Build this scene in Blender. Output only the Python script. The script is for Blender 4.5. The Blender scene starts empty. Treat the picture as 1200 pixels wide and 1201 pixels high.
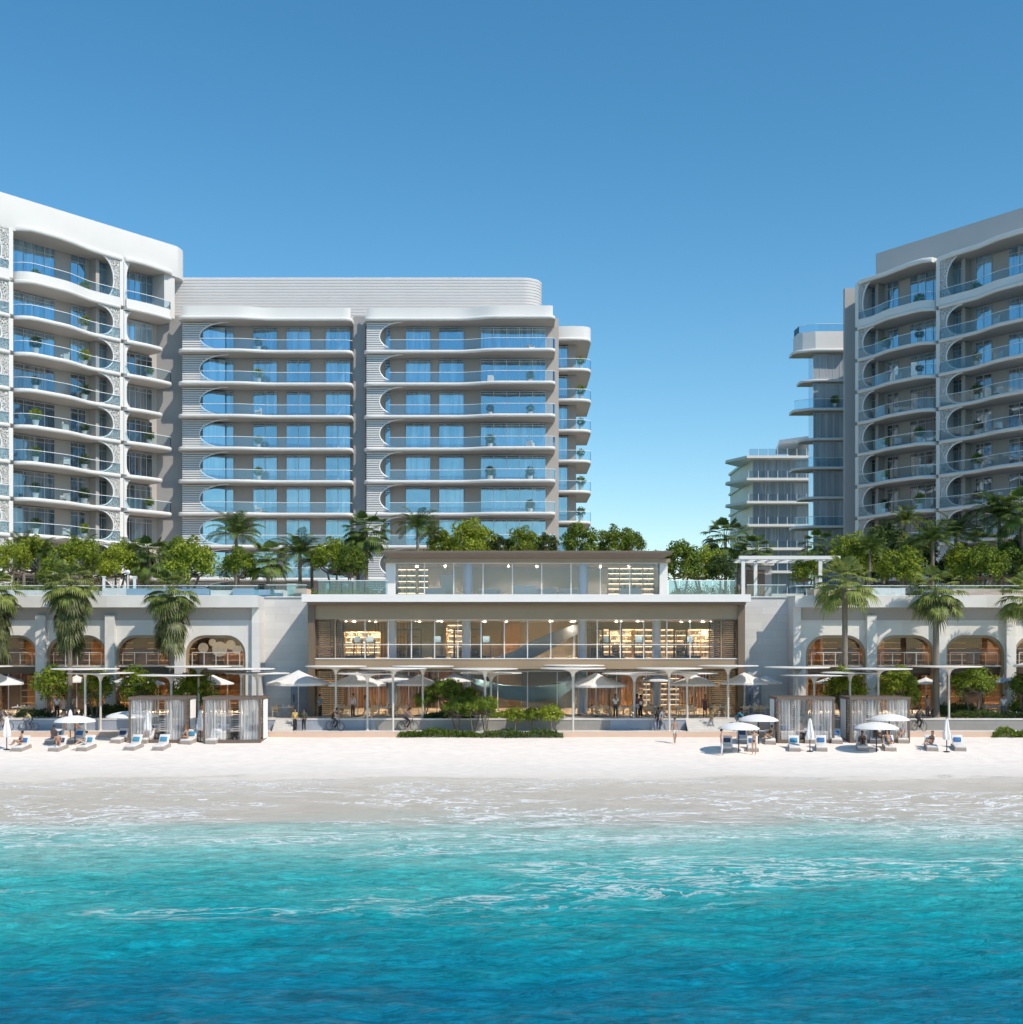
import bpy, bmesh, math, random
from mathutils import Vector, Matrix, noise as mnoise
R = math.radians
S = bpy.context.scene
COL = S.collection
random.seed(7)
# ---------------------------------------------------------------- camera model (photo measured at 1200 x 1201)
H, H0, F, CX = 7.5, 757.0, 1500.0, 600.0
def X_at(px, Y): return (px - CX) * Y / F
def Z_at(py, Y): return H + (H0 - py) * Y / F
def S3(t):
    t = max(0.0, min(1.0, t)); return t * t * (3 - 2 * t)
# ---------------------------------------------------------------- mesh builder
class MB:
    def __init__(s, T=None): s.v = []; s.f = []; s.T = T
    def add(s, vs, fs):
        b = len(s.v)
        s.v += [s.T(*p) for p in vs] if s.T else [tuple(p) for p in vs]
        s.f += [tuple(b + i for i in f) for f in fs]
    def box(s, x0, x1, y0, y1, z0, z1):
        s.add([(x0,y0,z0),(x1,y0,z0),(x1,y1,z0),(x0,y1,z0),(x0,y0,z1),(x1,y0,z1),(x1,y1,z1),(x0,y1,z1)],
              [(3,2,1,0),(4,5,6,7),(0,1,5,4),(1,2,6,5),(2,3,7,6),(3,0,4,7)])
    def rings(s, rings, cap=True, closed=True):
        n = len(rings[0]); vs = [p for r in rings for p in r]; fs = []
        for i in range(len(rings) - 1):
            for j in range(n if closed else n - 1):
                k = (j + 1) % n
                fs.append((i*n+j, i*n+k, (i+1)*n+k, (i+1)*n+j))
        if cap:
            fs.append(tuple(range(n - 1, -1, -1))); fs.append(tuple((len(rings)-1)*n + j for j in range(n)))
        s.add(vs, fs)
    def tube(s, pts, r, n=8, cap=True):
        pts = [Vector(p) for p in pts]; rs = r if isinstance(r, (list, tuple)) else [r] * len(pts)
        rings = []; a = None
        for i, p in enumerate(pts):
            d = (pts[min(i+1, len(pts)-1)] - pts[max(i-1, 0)])
            d = d.normalized() if d.length > 1e-9 else Vector((0,0,1))
            if a is None:
                a = Vector((1,0,0)) if abs(d.x) < .9 else Vector((0,1,0))
            a = (a - d * a.dot(d)).normalized(); b = d.cross(a)
            rings.append([tuple(p + (a*math.cos(2*math.pi*j/n) + b*math.sin(2*math.pi*j/n)) * rs[i]) for j in range(n)])
        s.rings(rings, cap)
    def lathe(s, prof, n=24, c=(0,0,0), sx=1, sy=1):
        s.rings([[(c[0]+sx*r*math.cos(2*math.pi*j/n), c[1]+sy*r*math.sin(2*math.pi*j/n), c[2]+z) for j in range(n)] for r, z in prof], True)
    def prism(s, poly, z0, z1):
        s.rings([[(x,y,z0) for x,y in poly], [(x,y,z1) for x,y in poly]])
    def build(s, name, m, parent=None, smooth=False, raw=False):
        me = bpy.data.meshes.new(name)
        off = wloc(parent) if parent else Vector((0,0,0))
        me.from_pydata([(x-off.x, y-off.y, z-off.z) for x, y, z in s.v], [], s.f)
        if not raw:
            bm = bmesh.new(); bm.from_mesh(me); bmesh.ops.recalc_face_normals(bm, faces=bm.faces); bm.to_mesh(me); bm.free()
        if smooth:
            me.polygons.foreach_set('use_smooth', [True] * len(me.polygons)); me.set_sharp_from_angle(angle=R(42))
        if m: me.materials.append(m)
        return link(name, me, parent)
def downlight(parent, m, x, y, z, name='ceiling_lamp'):
    mb = MB(); mb.rings([[(x+.1*math.cos(a), y+.1*math.sin(a), zz) for a in [6.2832*i/14 for i in range(14)]] for zz in (z-.1, z-.003)], False)
    o = mb.build(name, TRIM, parent, True)
    mb = MB(); mb.lathe([(.085,-.03),(.086,-.02)], 12, (x, y, z)); mb.build('bulb', m, o, True)
def link(name, me, parent=None):
    o = bpy.data.objects.new(name, me); COL.objects.link(o)
    if parent: o.parent = parent
    return o
def wloc(o):
    v = Vector((0,0,0))
    while o: v = v + o.location; o = o.parent
    return v
def tag(o, label=None, cat=None, group=None, kind=None):
    if label: o['label'] = label
    if cat: o['category'] = cat
    if group: o['group'] = group
    if kind: o['kind'] = kind
    return o
def empty(name, loc=(0,0,0), label=None, cat=None, group=None, rz=0):
    o = bpy.data.objects.new(name, None); COL.objects.link(o); o.location = loc; o.rotation_euler = (0,0,rz)
    o.empty_display_size = .2
    return tag(o, label, cat, group)
def copy_tree(o, parent=None):
    c = o.copy(); COL.objects.link(c)
    if parent: c.parent = parent
    for ch in list(o.children): copy_tree(ch, c)
    return c
_used = set()
def inst(proto, loc, rz=0, label=None, sc=None, pitch=0, group=None, cat=None):
    """the first use places the thing itself, later uses copy it with its parts"""
    o = proto if proto.name not in _used else copy_tree(proto)
    _used.add(proto.name)
    o.location = loc; o.rotation_euler = (pitch, 0, rz)
    if sc is not None: o.scale = (sc,)*3 if not isinstance(sc, (tuple, list)) else sc
    return tag(o, label, cat, group)
# ---------------------------------------------------------------- materials
def newmat(name):
    m = bpy.data.materials.new(name); m.use_nodes = True
    return m, m.node_tree.nodes, m.node_tree.links
def mat(name, c, rough=.6, var=.12, vs=1.5, bump=0, bs=20, metal=0, spec=.5, stretch=(1,1,1), emit=0, coat=0):
    m, N, L = newmat(name); b = N['Principled BSDF']
    b.inputs['Roughness'].default_value = rough; b.inputs['Metallic'].default_value = metal
    b.inputs['Specular IOR Level'].default_value = spec
    if coat: b.inputs['Coat Weight'].default_value = coat
    tc = N.new('ShaderNodeTexCoord'); mp = N.new('ShaderNodeMapping'); mp.inputs['Scale'].default_value = stretch
    L.new(tc.outputs['Object'], mp.inputs[0])
    nz = N.new('ShaderNodeTexNoise'); nz.inputs['Scale'].default_value = vs; nz.inputs['Detail'].default_value = 5
    L.new(mp.outputs[0], nz.inputs['Vector'])
    mx = N.new('ShaderNodeMix'); mx.data_type = 'RGBA'
    mx.inputs[6].default_value = (*[x*(1-var) for x in c], 1); mx.inputs[7].default_value = (*[min(1, x*(1+var)) for x in c], 1)
    L.new(nz.outputs['Fac'], mx.inputs[0]); L.new(mx.outputs[2], b.inputs['Base Color'])
    if bump:
        n2 = N.new('ShaderNodeTexNoise'); n2.inputs['Scale'].default_value = bs; n2.inputs['Detail'].default_value = 4
        L.new(mp.outputs[0], n2.inputs['Vector'])
        bp = N.new('ShaderNodeBump'); bp.inputs['Strength'].default_value = bump; bp.inputs['Distance'].default_value = .05
        L.new(n2.outputs['Fac'], bp.inputs['Height']); L.new(bp.outputs[0], b.inputs['Normal'])
    if emit:
        b.inputs['Emission Color'].default_value = (*c, 1); b.inputs['Emission Strength'].default_value = emit
    return m
def glass(name, tint, refl=.1, fres=.25, gt=(.9,.96,1)):
    m, N, L = newmat(name); N.remove(N['Principled BSDF']); out = N['Material Output']
    tr = N.new('ShaderNodeBsdfTransparent'); tr.inputs[0].default_value = (*tint, 1)
    gl = N.new('ShaderNodeBsdfGlossy'); gl.inputs['Roughness'].default_value = .015; gl.inputs[0].default_value = (*gt, 1)
    lw = N.new('ShaderNodeLayerWeight'); lw.inputs[0].default_value = fres
    ad = N.new('ShaderNodeMath'); ad.operation = 'ADD'; ad.use_clamp = True; ad.inputs[1].default_value = refl
    L.new(lw.outputs['Fresnel'], ad.inputs[0])
    mx = N.new('ShaderNodeMixShader'); L.new(ad.outputs[0], mx.inputs[0]); L.new(tr.outputs[0], mx.inputs[1]); L.new(gl.outputs[0], mx.inputs[2])
    L.new(mx.outputs[0], out.inputs[0]); return m
def window_mat(name, dark, light, refl, tint=(.62,.82,1)):
    m, N, L = newmat(name); b = N['Principled BSDF']; out = N['Material Output']
    tc = N.new('ShaderNodeTexCoord'); oi = N.new('ShaderNodeObjectInfo')
    # blinds and curtains behind the pane: vertical folds, different on every window
    wv = N.new('ShaderNodeTexNoise'); wv.noise_dimensions = '4D'; mp = N.new('ShaderNodeMapping'); mp.inputs['Scale'].default_value = (1.6,1.6,.12)
    L.new(tc.outputs['Object'], mp.inputs[0]); L.new(mp.outputs[0], wv.inputs['Vector'])
    wv.inputs['Scale'].default_value = 1.3; wv.inputs['Detail'].default_value = 4
    ml = N.new('ShaderNodeMath'); ml.operation = 'MULTIPLY'; ml.inputs[1].default_value = 37; L.new(oi.outputs['Random'], ml.inputs[0]); L.new(ml.outputs[0], wv.inputs['W'])
    rp = N.new('ShaderNodeValToRGB'); rp.color_ramp.elements[0].position = .42; rp.color_ramp.elements[1].position = .64
    rp.color_ramp.elements[0].color = (*dark,1); rp.color_ramp.elements[1].color = (*light,1)
    rv = N.new('ShaderNodeMath'); rv.operation = 'MULTIPLY_ADD'; rv.inputs[1].default_value = .34; rv.inputs[2].default_value = -.17; rr_ = N.new('ShaderNodeMath'); rr_.operation = 'FRACT'
    m2 = N.new('ShaderNodeMath'); m2.operation = 'MULTIPLY'; m2.inputs[1].default_value = 91.7; L.new(oi.outputs['Random'], m2.inputs[0]); L.new(m2.outputs[0], rr_.inputs[0]); L.new(rr_.outputs[0], rv.inputs[0])
    sm = N.new('ShaderNodeMath'); sm.operation = 'ADD'; L.new(wv.outputs['Fac'], sm.inputs[0]); L.new(rv.outputs[0], sm.inputs[1])
    L.new(sm.outputs[0], rp.inputs[0]); L.new(rp.outputs[0], b.inputs['Base Color'])
    b.inputs['Roughness'].default_value = .4
    gl = N.new('ShaderNodeBsdfGlossy'); gl.inputs['Roughness'].default_value = .02; gl.inputs[0].default_value = (*tint,1)
    wn = N.new('ShaderNodeTexNoise'); wn.inputs['Scale'].default_value = .55; wn.inputs['Detail'].default_value = 1; L.new(tc.outputs['Object'], wn.inputs['Vector'])
    wb = N.new('ShaderNodeBump'); wb.inputs['Strength'].default_value = .25; wb.inputs['Distance'].default_value = .06; L.new(wn.outputs['Fac'], wb.inputs['Height']); L.new(wb.outputs[0], gl.inputs['Normal'])
    lw = N.new('ShaderNodeLayerWeight'); lw.inputs[0].default_value = .3
    ad = N.new('ShaderNodeMath'); ad.operation = 'ADD'; ad.use_clamp = True; ad.inputs[1].default_value = refl; L.new(lw.outputs['Fresnel'], ad.inputs[0])
    mx = N.new('ShaderNodeMixShader'); L.new(ad.outputs[0], mx.inputs[0]); L.new(b.outputs[0], mx.inputs[1]); L.new(gl.outputs[0], mx.inputs[2])
    L.new(mx.outputs[0], out.inputs[0]); return m
def leaf_mat(name, c0, c1, tr=.3):
    m, N, L = newmat(name); b = N['Principled BSDF']; out = N['Material Output']
    ge = N.new('ShaderNodeNewGeometry'); tc = N.new('ShaderNodeTexCoord')
    nz = N.new('ShaderNodeTexNoise'); nz.inputs['Scale'].default_value = 3.0; L.new(tc.outputs['Object'], nz.inputs['Vector'])
    ad = N.new('ShaderNodeMath'); ad.operation = 'MULTIPLY_ADD'; ad.inputs[1].default_value = .5
    L.new(ge.outputs['Random Per Island'], ad.inputs[0])
    sb = N.new('ShaderNodeMath'); sb.operation = 'MULTIPLY_ADD'; sb.inputs[1].default_value = 1.6; sb.inputs[2].default_value = -.55
    oi = N.new('ShaderNodeObjectInfo'); ov = N.new('ShaderNodeMath'); ov.operation = 'MULTIPLY_ADD'; ov.inputs[1].default_value = .4; ov.inputs[2].default_value = -.2; L.new(oi.outputs['Random'], ov.inputs[0])
    L.new(nz.outputs['Fac'], sb.inputs[0]); s2 = N.new('ShaderNodeMath'); s2.operation = 'ADD'; L.new(sb.outputs[0], s2.inputs[0]); L.new(ov.outputs[0], s2.inputs[1]); L.new(s2.outputs[0], ad.inputs[2])
    rp = N.new('ShaderNodeValToRGB'); rp.color_ramp.elements[0].position = .15; rp.color_ramp.elements[1].position = .85
    rp.color_ramp.elements[0].color = (*c0,1); rp.color_ramp.elements[1].color = (*c1,1)
    L.new(ad.outputs[0], rp.inputs[0]); L.new(rp.outputs[0], b.inputs['Base Color'])
    b.inputs['Roughness'].default_value = .5; b.inputs['Specular IOR Level'].default_value = .35
    t = N.new('ShaderNodeBsdfTranslucent'); L.new(rp.outputs[0], t.inputs[0])
    mx = N.new('ShaderNodeMixShader'); mx.inputs[0].default_value = tr
    L.new(b.outputs[0], mx.inputs[1]); L.new(t.outputs[0], mx.inputs[2]); L.new(mx.outputs[0], out.inputs[0]); return m
def lattice_mat(name, c, scale=3.2, th=.11):
    m, N, L = newmat(name); b = N['Principled BSDF']; out = N['Material Output']
    b.inputs['Base Color'].default_value = (*c,1); b.inputs['Roughness'].default_value = .6
    tc = N.new('ShaderNodeTexCoord'); vo = N.new('ShaderNodeTexVoronoi'); vo.feature = 'DISTANCE_TO_EDGE'; vo.inputs['Scale'].default_value = scale
    mp = N.new('ShaderNodeMapping'); mp.inputs['Scale'].default_value = (1,1,.75); L.new(tc.outputs['Object'], mp.inputs[0]); L.new(mp.outputs[0], vo.inputs['Vector'])
    lt = N.new('ShaderNodeMath'); lt.operation = 'GREATER_THAN'; lt.inputs[1].default_value = th; L.new(vo.outputs['Distance'], lt.inputs[0])
    tr = N.new('ShaderNodeBsdfTransparent'); mx = N.new('ShaderNodeMixShader')
    L.new(lt.outputs[0], mx.inputs[0]); L.new(b.outputs[0], mx.inputs[1]); L.new(tr.outputs[0], mx.inputs[2]); L.new(mx.outputs[0], out.inputs[0]); return m
def joint_mat(name, c, bw, bh, mortar=.012, dark=.8, rough=.7, var=.06):
    """stone slabs with thin joints, on vertical faces (x along, z up) and on floors (x, y)"""
    m, N, L = newmat(name); b = N['Principled BSDF']; b.inputs['Roughness'].default_value = rough
    tc = N.new('ShaderNodeTexCoord'); sp = N.new('ShaderNodeSeparateXYZ'); cb = N.new('ShaderNodeCombineXYZ'); L.new(tc.outputs['Object'], sp.inputs[0])
    ge = N.new('ShaderNodeNewGeometry'); sn = N.new('ShaderNodeSeparateXYZ'); L.new(ge.outputs['Normal'], sn.inputs[0])
    ab = N.new('ShaderNodeMath'); ab.operation = 'ABSOLUTE'; L.new(sn.outputs['Z'], ab.inputs[0])
    gt = N.new('ShaderNodeMath'); gt.operation = 'GREATER_THAN'; gt.inputs[1].default_value = .6; L.new(ab.outputs[0], gt.inputs[0])
    mxv = N.new('ShaderNodeMix'); mxv.data_type = 'FLOAT'; L.new(gt.outputs[0], mxv.inputs[0]); L.new(sp.outputs['Z'], mxv.inputs[2]); L.new(sp.outputs['Y'], mxv.inputs[3])
    L.new(sp.outputs['X'], cb.inputs['X']); L.new(mxv.outputs[0], cb.inputs['Y'])
    br = N.new('ShaderNodeTexBrick'); br.offset = .5
    br.inputs['Scale'].default_value = 1; br.inputs['Brick Width'].default_value = bw; br.inputs['Row Height'].default_value = bh
    br.inputs['Mortar Size'].default_value = mortar; br.inputs['Mortar Smooth'].default_value = .2
    br.inputs['Color1'].default_value = (*[x*(1-var) for x in c],1); br.inputs['Color2'].default_value = (*[min(1,x*(1+var)) for x in c],1)
    br.inputs['Mortar'].default_value = (*[x*dark for x in c],1)
    L.new(cb.outputs[0], br.inputs['Vector'])
    nz = N.new('ShaderNodeTexNoise'); nz.inputs['Scale'].default_value = .8; nz.inputs['Detail'].default_value = 6; L.new(tc.outputs['Object'], nz.inputs['Vector'])
    mr = N.new('ShaderNodeMapRange'); mr.inputs[3].default_value = .88; mr.inputs[4].default_value = 1.1; L.new(nz.outputs['Fac'], mr.inputs[0])
    mu = N.new('ShaderNodeMix'); mu.data_type = 'RGBA'; mu.blend_type = 'MULTIPLY'; mu.inputs[0].default_value = 1
    L.new(br.outputs['Color'], mu.inputs[6]); L.new(mr.outputs[0], mu.inputs[7]); L.new(mu.outputs[2], b.inputs['Base Color'])
    return m
WHITE = mat('white_render', (.77,.745,.71), .55, .05, .4)
WHITE2 = mat('roof_render', (.65,.63,.60), .65, .05, .5, .1, 8)
STRIA = mat('ribbed_cladding', (.66,.63,.61), .6, .05, .6)
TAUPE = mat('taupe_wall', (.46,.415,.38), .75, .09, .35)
TAUPE2 = mat('grey_wall', (.33,.32,.315), .75, .09, .35)
GREYW = mat('light_grey_wall', (.42,.41,.41), .75, .05, .5)
LOUV = mat('louvre_white', (.72,.72,.72), .5, .04, .6)
LATT = lattice_mat('lattice_white', (.70,.68,.65), 5.6, .085)
TRIM = mat('trim_white', (.85,.85,.84), .4, .02, 1)
WFRAME = mat('window_frame', (.55,.54,.53), .45, .03, 1)
WIN_BLUE = window_mat('window_glass_blue', (.05,.13,.21), (.34,.50,.60), .42, (.62,.86,1))
WIN_DARK = window_mat('window_glass_dark', (.012,.018,.03), (.24,.25,.26), .2, (.68,.86,1))
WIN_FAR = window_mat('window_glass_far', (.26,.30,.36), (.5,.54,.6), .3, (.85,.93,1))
GLASS = glass('railing_glass', (.86,.93,.96), .035, .12)
GLASS_M = glass('balustrade_glass', (.84,.90,.94), .09, .15)
GLASS_T = glass('terrace_glass', (.62,.76,.84), .1, .2)
PANE = glass('pavilion_glass', (.93,.95,.95), .03, .12)
PANE2 = glass('lounge_glass', (.88,.91,.95), .07, .15)
BRONZE = mat('bronze_cladding', (.36,.26,.165), .5, .08, .7, metal=.15)
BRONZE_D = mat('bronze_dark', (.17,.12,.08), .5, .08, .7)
ROOFBROWN = mat('roof_brown', (.19,.145,.11), .6, .06, .7)
CREAMSLAB = mat('slab_cream', (.80,.765,.73), .55, .03, .6)
STONE = joint_mat('stone_cladding', (.66,.635,.605), 2.4, .62, .014, .84)
PODIUM = joint_mat('podium_stone', (.72,.69,.65), 3.2, 1.05, .012, .9)
PAVE = joint_mat('paving', (.60,.56,.52), 1.2, .8, .012, .8)
PAVE2 = joint_mat('promenade_paving', (.70,.66,.61), 1.5, 1.1, .012, .84)
SHADED_BLUE = joint_mat('shaded_blue_stone', (.33,.36,.42), 1.6, .4, .014, .8)  # bluish stone, with shade and reflected sky put into its colour
KERB = mat('kerb_peach', (.66,.47,.36), .75, .08, .8, .2)
WOOD = mat('warm_wood', (.55,.28,.11), .5, .25, 1.2, stretch=(6,6,.6))
WOODL = mat('light_wood', (.62,.42,.23), .55, .2, 1.2, stretch=(1,1,8))
WOODD = mat('brown_wood', (.155,.115,.09), .6, .2, 1.5, stretch=(6,6,.8))
INTERIOR = mat('interior_wall', (.66,.55,.43), .7, .3, .35)
INTFLOOR = mat('interior_floor', (.42,.34,.26), .4, .1, .7)
CEIL = mat('ceiling', (.66,.57,.46), .7, .05, .7)
NAVYWALL = mat('navy_blue_wall', (.13,.155,.19), .6, .1, .6)  # dark navy of the back wall panels
LAMP = mat('warm_lamp', (1,.76,.5), .5, 0, 1, emit=2600)
SHELFLED = mat('shelf_light', (1,.8,.55), .5, 0, 1, emit=5)
LAMPS = mat('pendant_glow', (.8,.6,.42), .5, .25, 4, emit=.35)
CANVAS = mat('white_canvas', (.80,.78,.755), .8, .04, 2)
CANVASB = mat('blue_grey_canvas', (.42,.48,.60), .8, .06, 2)
CANOPY = mat('canopy_cream', (.80,.765,.71), .5, .03, .8)
POST = mat('post_cream', (.62,.585,.53), .45, .05, 1)
METALD = mat('dark_metal', (.05,.05,.055), .4, .1, 2, metal=.6)
CUSH = mat('cushion_cream', (.74,.70,.66), .85, .06, 3, .15, 60)
LBASE = mat('lounger_base', (.36,.31,.275), .8, .15, 3, .3, 40)
PILB = [mat('pillow_%s' % n, c, .8, .15, 4) for n, c in (('blue', (.05,.16,.38)), ('teal', (.06,.26,.42)), ('navy', (.035,.05,.13)))]
def sheer(name, c, a):
    m, N, L = newmat(name); N.remove(N['Principled BSDF']); out = N['Material Output']; tl = .45 if a < .9 else .18
    d = N.new('ShaderNodeBsdfDiffuse'); d.inputs[0].default_value = (*c,1); t = N.new('ShaderNodeBsdfTranslucent'); t.inputs[0].default_value = (*c,1)
    q = N.new('ShaderNodeMixShader'); q.inputs[0].default_value = tl; L.new(d.outputs[0], q.inputs[1]); L.new(t.outputs[0], q.inputs[2])
    tr = N.new('ShaderNodeBsdfTransparent'); mx = N.new('ShaderNodeMixShader')
    tc = N.new('ShaderNodeTexCoord'); mp = N.new('ShaderNodeMapping'); mp.inputs['Scale'].default_value = (5,5,.25); L.new(tc.outputs['Object'], mp.inputs[0])
    nz = N.new('ShaderNodeTexNoise'); nz.inputs['Scale'].default_value = 1.2; nz.inputs['Detail'].default_value = 4; L.new(mp.outputs[0], nz.inputs['Vector'])
    r = N.new('ShaderNodeMapRange'); r.inputs[1].default_value = .3; r.inputs[2].default_value = .7; r.inputs[3].default_value = a-.22; r.inputs[4].default_value = min(1, a+.25); L.new(nz.outputs['Fac'], r.inputs[0])
    L.new(r.outputs[0], mx.inputs[0]); L.new(tr.outputs[0], mx.inputs[1]); L.new(q.outputs[0], mx.inputs[2]); L.new(mx.outputs[0], out.inputs[0]); return m
SHEER = sheer('sheer_curtain', (.92,.91,.91), .38)
CANVAST = sheer('parasol_canvas', (.92,.90,.87), 1.3)
CLOTH = mat('table_cloth', (.82,.80,.77), .8, .04, 2)
POT = mat('white_pot', (.7,.67,.64), .6, .06, 2)
TRUNK = mat('bark', (.16,.12,.09), .9, .35, 5, .6, 14)
PTRUNK = mat('palm_bark', (.21,.175,.14), .9, .35, 3, .8, 9, stretch=(1,1,4))
LEAF_A = leaf_mat('leaves_bright', (.09,.15,.015), (.44,.50,.05), .4)
LEAF_B = leaf_mat('leaves_mid', (.055,.105,.014), (.30,.38,.04), .36)
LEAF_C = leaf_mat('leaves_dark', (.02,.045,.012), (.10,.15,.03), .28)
PALM_A = leaf_mat('palm_green', (.07,.11,.02), (.34,.38,.10), .33)
PALM_B = leaf_mat('palm_dark', (.03,.065,.015), (.17,.235,.05), .3)
PALM_DRY = leaf_mat('palm_skirt', (.06,.075,.025), (.26,.27,.095), .25)
HEDGE = leaf_mat('hedge_leaves', (.03,.065,.015), (.17,.23,.05), .3)
GRASS = mat('lawn', (.06,.12,.02), .9, .3, 4, .5, 30)
# ================================================================= people: one skinned body per pose
def skin(name, J, E, root, sub=1):
    names = list(J); me = bpy.data.meshes.new(name); me.from_pydata([J[n][0] for n in names], [(names.index(a), names.index(b)) for a, b in E], [])
    ob = bpy.data.objects.new('skin_temp', me); COL.objects.link(ob)
    md = ob.modifiers.new('s', 'SKIN'); md.use_smooth_shade = True
    for i, n in enumerate(names):
        sv = me.skin_vertices[0].data[i]; r = J[n][1]; sv.radius = r if isinstance(r, tuple) else (r, r); sv.use_root = (n == root)
    if sub: ss = ob.modifiers.new('u', 'SUBSURF'); ss.levels = sub; ss.render_levels = sub
    dg = bpy.context.evaluated_depsgraph_get(); out = bpy.data.meshes.new_from_object(ob.evaluated_get(dg)); out.name = name
    bpy.data.objects.remove(ob); bpy.data.meshes.remove(me); return out
def pose_joints(p):
    """joint positions (facing -y), metres"""
    V = Vector
    P = dict(pelvis=V((0,0,.96)), waist=V((0,0,1.1)), chest=V((0,.005,1.3)), neck=V((0,.01,1.47)), chin=V((0,-.02,1.56)), skull=V((0,0,1.66)), crown=V((0,.0,1.735)), nose=V((0,-.1,1.62)))
    for s, k in ((-1,'l'),(1,'r')):
        P.update({k+'sho':V((s*.175,0,1.42)), k+'elb':V((s*.235,.03,1.15)), k+'wri':V((s*.235,-.05,.91)), k+'hip':V((s*.09,0,.92)), k+'kne':V((s*.1,-.02,.5)), k+'ank':V((s*.105,.02,.09)), k+'toe':V((s*.125,-.15,.035))})
    if p == 'walk':
        P.update(lkne=V((-.1,-.16,.52)), lank=V((-.1,-.26,.1)), ltoe=V((-.11,-.42,.05)), rkne=V((.1,.05,.5)), rank=V((.1,.3,.14)), rtoe=V((.11,.17,.04)), lelb=V((-.24,.12,1.18)), lwri=V((-.23,.12,.93)), relb=V((.24,-.07,1.18)), rwri=V((.22,-.24,.98)))
    if p == 'talk':
        P.update(lelb=V((-.25,-.02,1.16)), lwri=V((-.16,-.26,1.2)), relb=V((.25,-.02,1.16)), rwri=V((.12,-.28,1.16)))
    if p == 'hair':
        P.update(lelb=V((-.36,-.02,1.5)), lwri=V((-.14,-.06,1.66)), relb=V((.33,-.05,1.3)), rwri=V((.12,-.2,1.45)), rkne=V((.12,-.06,.5)))
    if p in ('sit', 'recline', 'perch'):
        lean = {'sit': .06, 'recline': .34, 'perch': -.12}[p]; z0 = .14 - .96
        for n in ('waist','chest','neck','chin','skull','crown','nose','lsho','rsho'):
            h = P[n].z - .96; P[n] += V((0, lean*h/.5, z0 - .04*abs(lean)*h))
        P['pelvis'] += V((0,0,z0))
        for s, k in ((-1,'l'),(1,'r')):
            P[k+'hip'] = V((s*.09,-.02,.12))
            if p == 'perch': P[k+'kne'] = V((s*.13,-.44,.2)); P[k+'ank'] = V((s*.12,-.5,-.2)); P[k+'toe'] = V((s*.14,-.66,-.25)); P[k+'elb'] = P[k+'sho'] + V((s*.08,-.1,-.26)); P[k+'wri'] = V((s*.12,-.38,.28))
            elif p == 'sit': P[k+'kne'] = V((s*.13,-.38,.34)); P[k+'ank'] = V((s*.12,-.62,.06)); P[k+'toe'] = V((s*.13,-.8,.05)); P[k+'elb'] = P[k+'sho'] + V((s*.09,-.08,-.26)); P[k+'wri'] = V((s*.1,-.36,.36))
            else: P[k+'kne'] = V((s*.1,-.43,.16 if s < 0 else .3)); P[k+'ank'] = V((s*.1,-.85 if s < 0 else -.7,.07)); P[k+'toe'] = V((s*.11,-.92 if s < 0 else -.83,.17)); P[k+'elb'] = P[k+'sho'] + V((s*.16,.1,-.24)); P[k+'wri'] = P[k+'sho'] + V((s*.2,.05,-.48))
    if p == 'ride':
        for n in ('pelvis','waist','chest','neck','chin','skull','crown','nose','lsho','rsho'):
            h = P[n].z - .96; P[n] = V((P[n].x, .26 + P[n].y - h*.62, 1.0 + h*.86))
        for s, k in ((-1,'l'),(1,'r')):
            P[k+'hip'] = V((s*.09,.24,.98)); P[k+'kne'] = V((s*.11,-.16,.86 if s < 0 else .66)); P[k+'ank'] = V((s*.12,.1,.5 if s < 0 else .2)); P[k+'toe'] = V((s*.12,-.08,.46 if s < 0 else .17))
            P[k+'elb'] = V((s*.26,-.22,1.2)); P[k+'wri'] = V((s*.22,-.43,1.04))
    return P
_pc = {}
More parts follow.
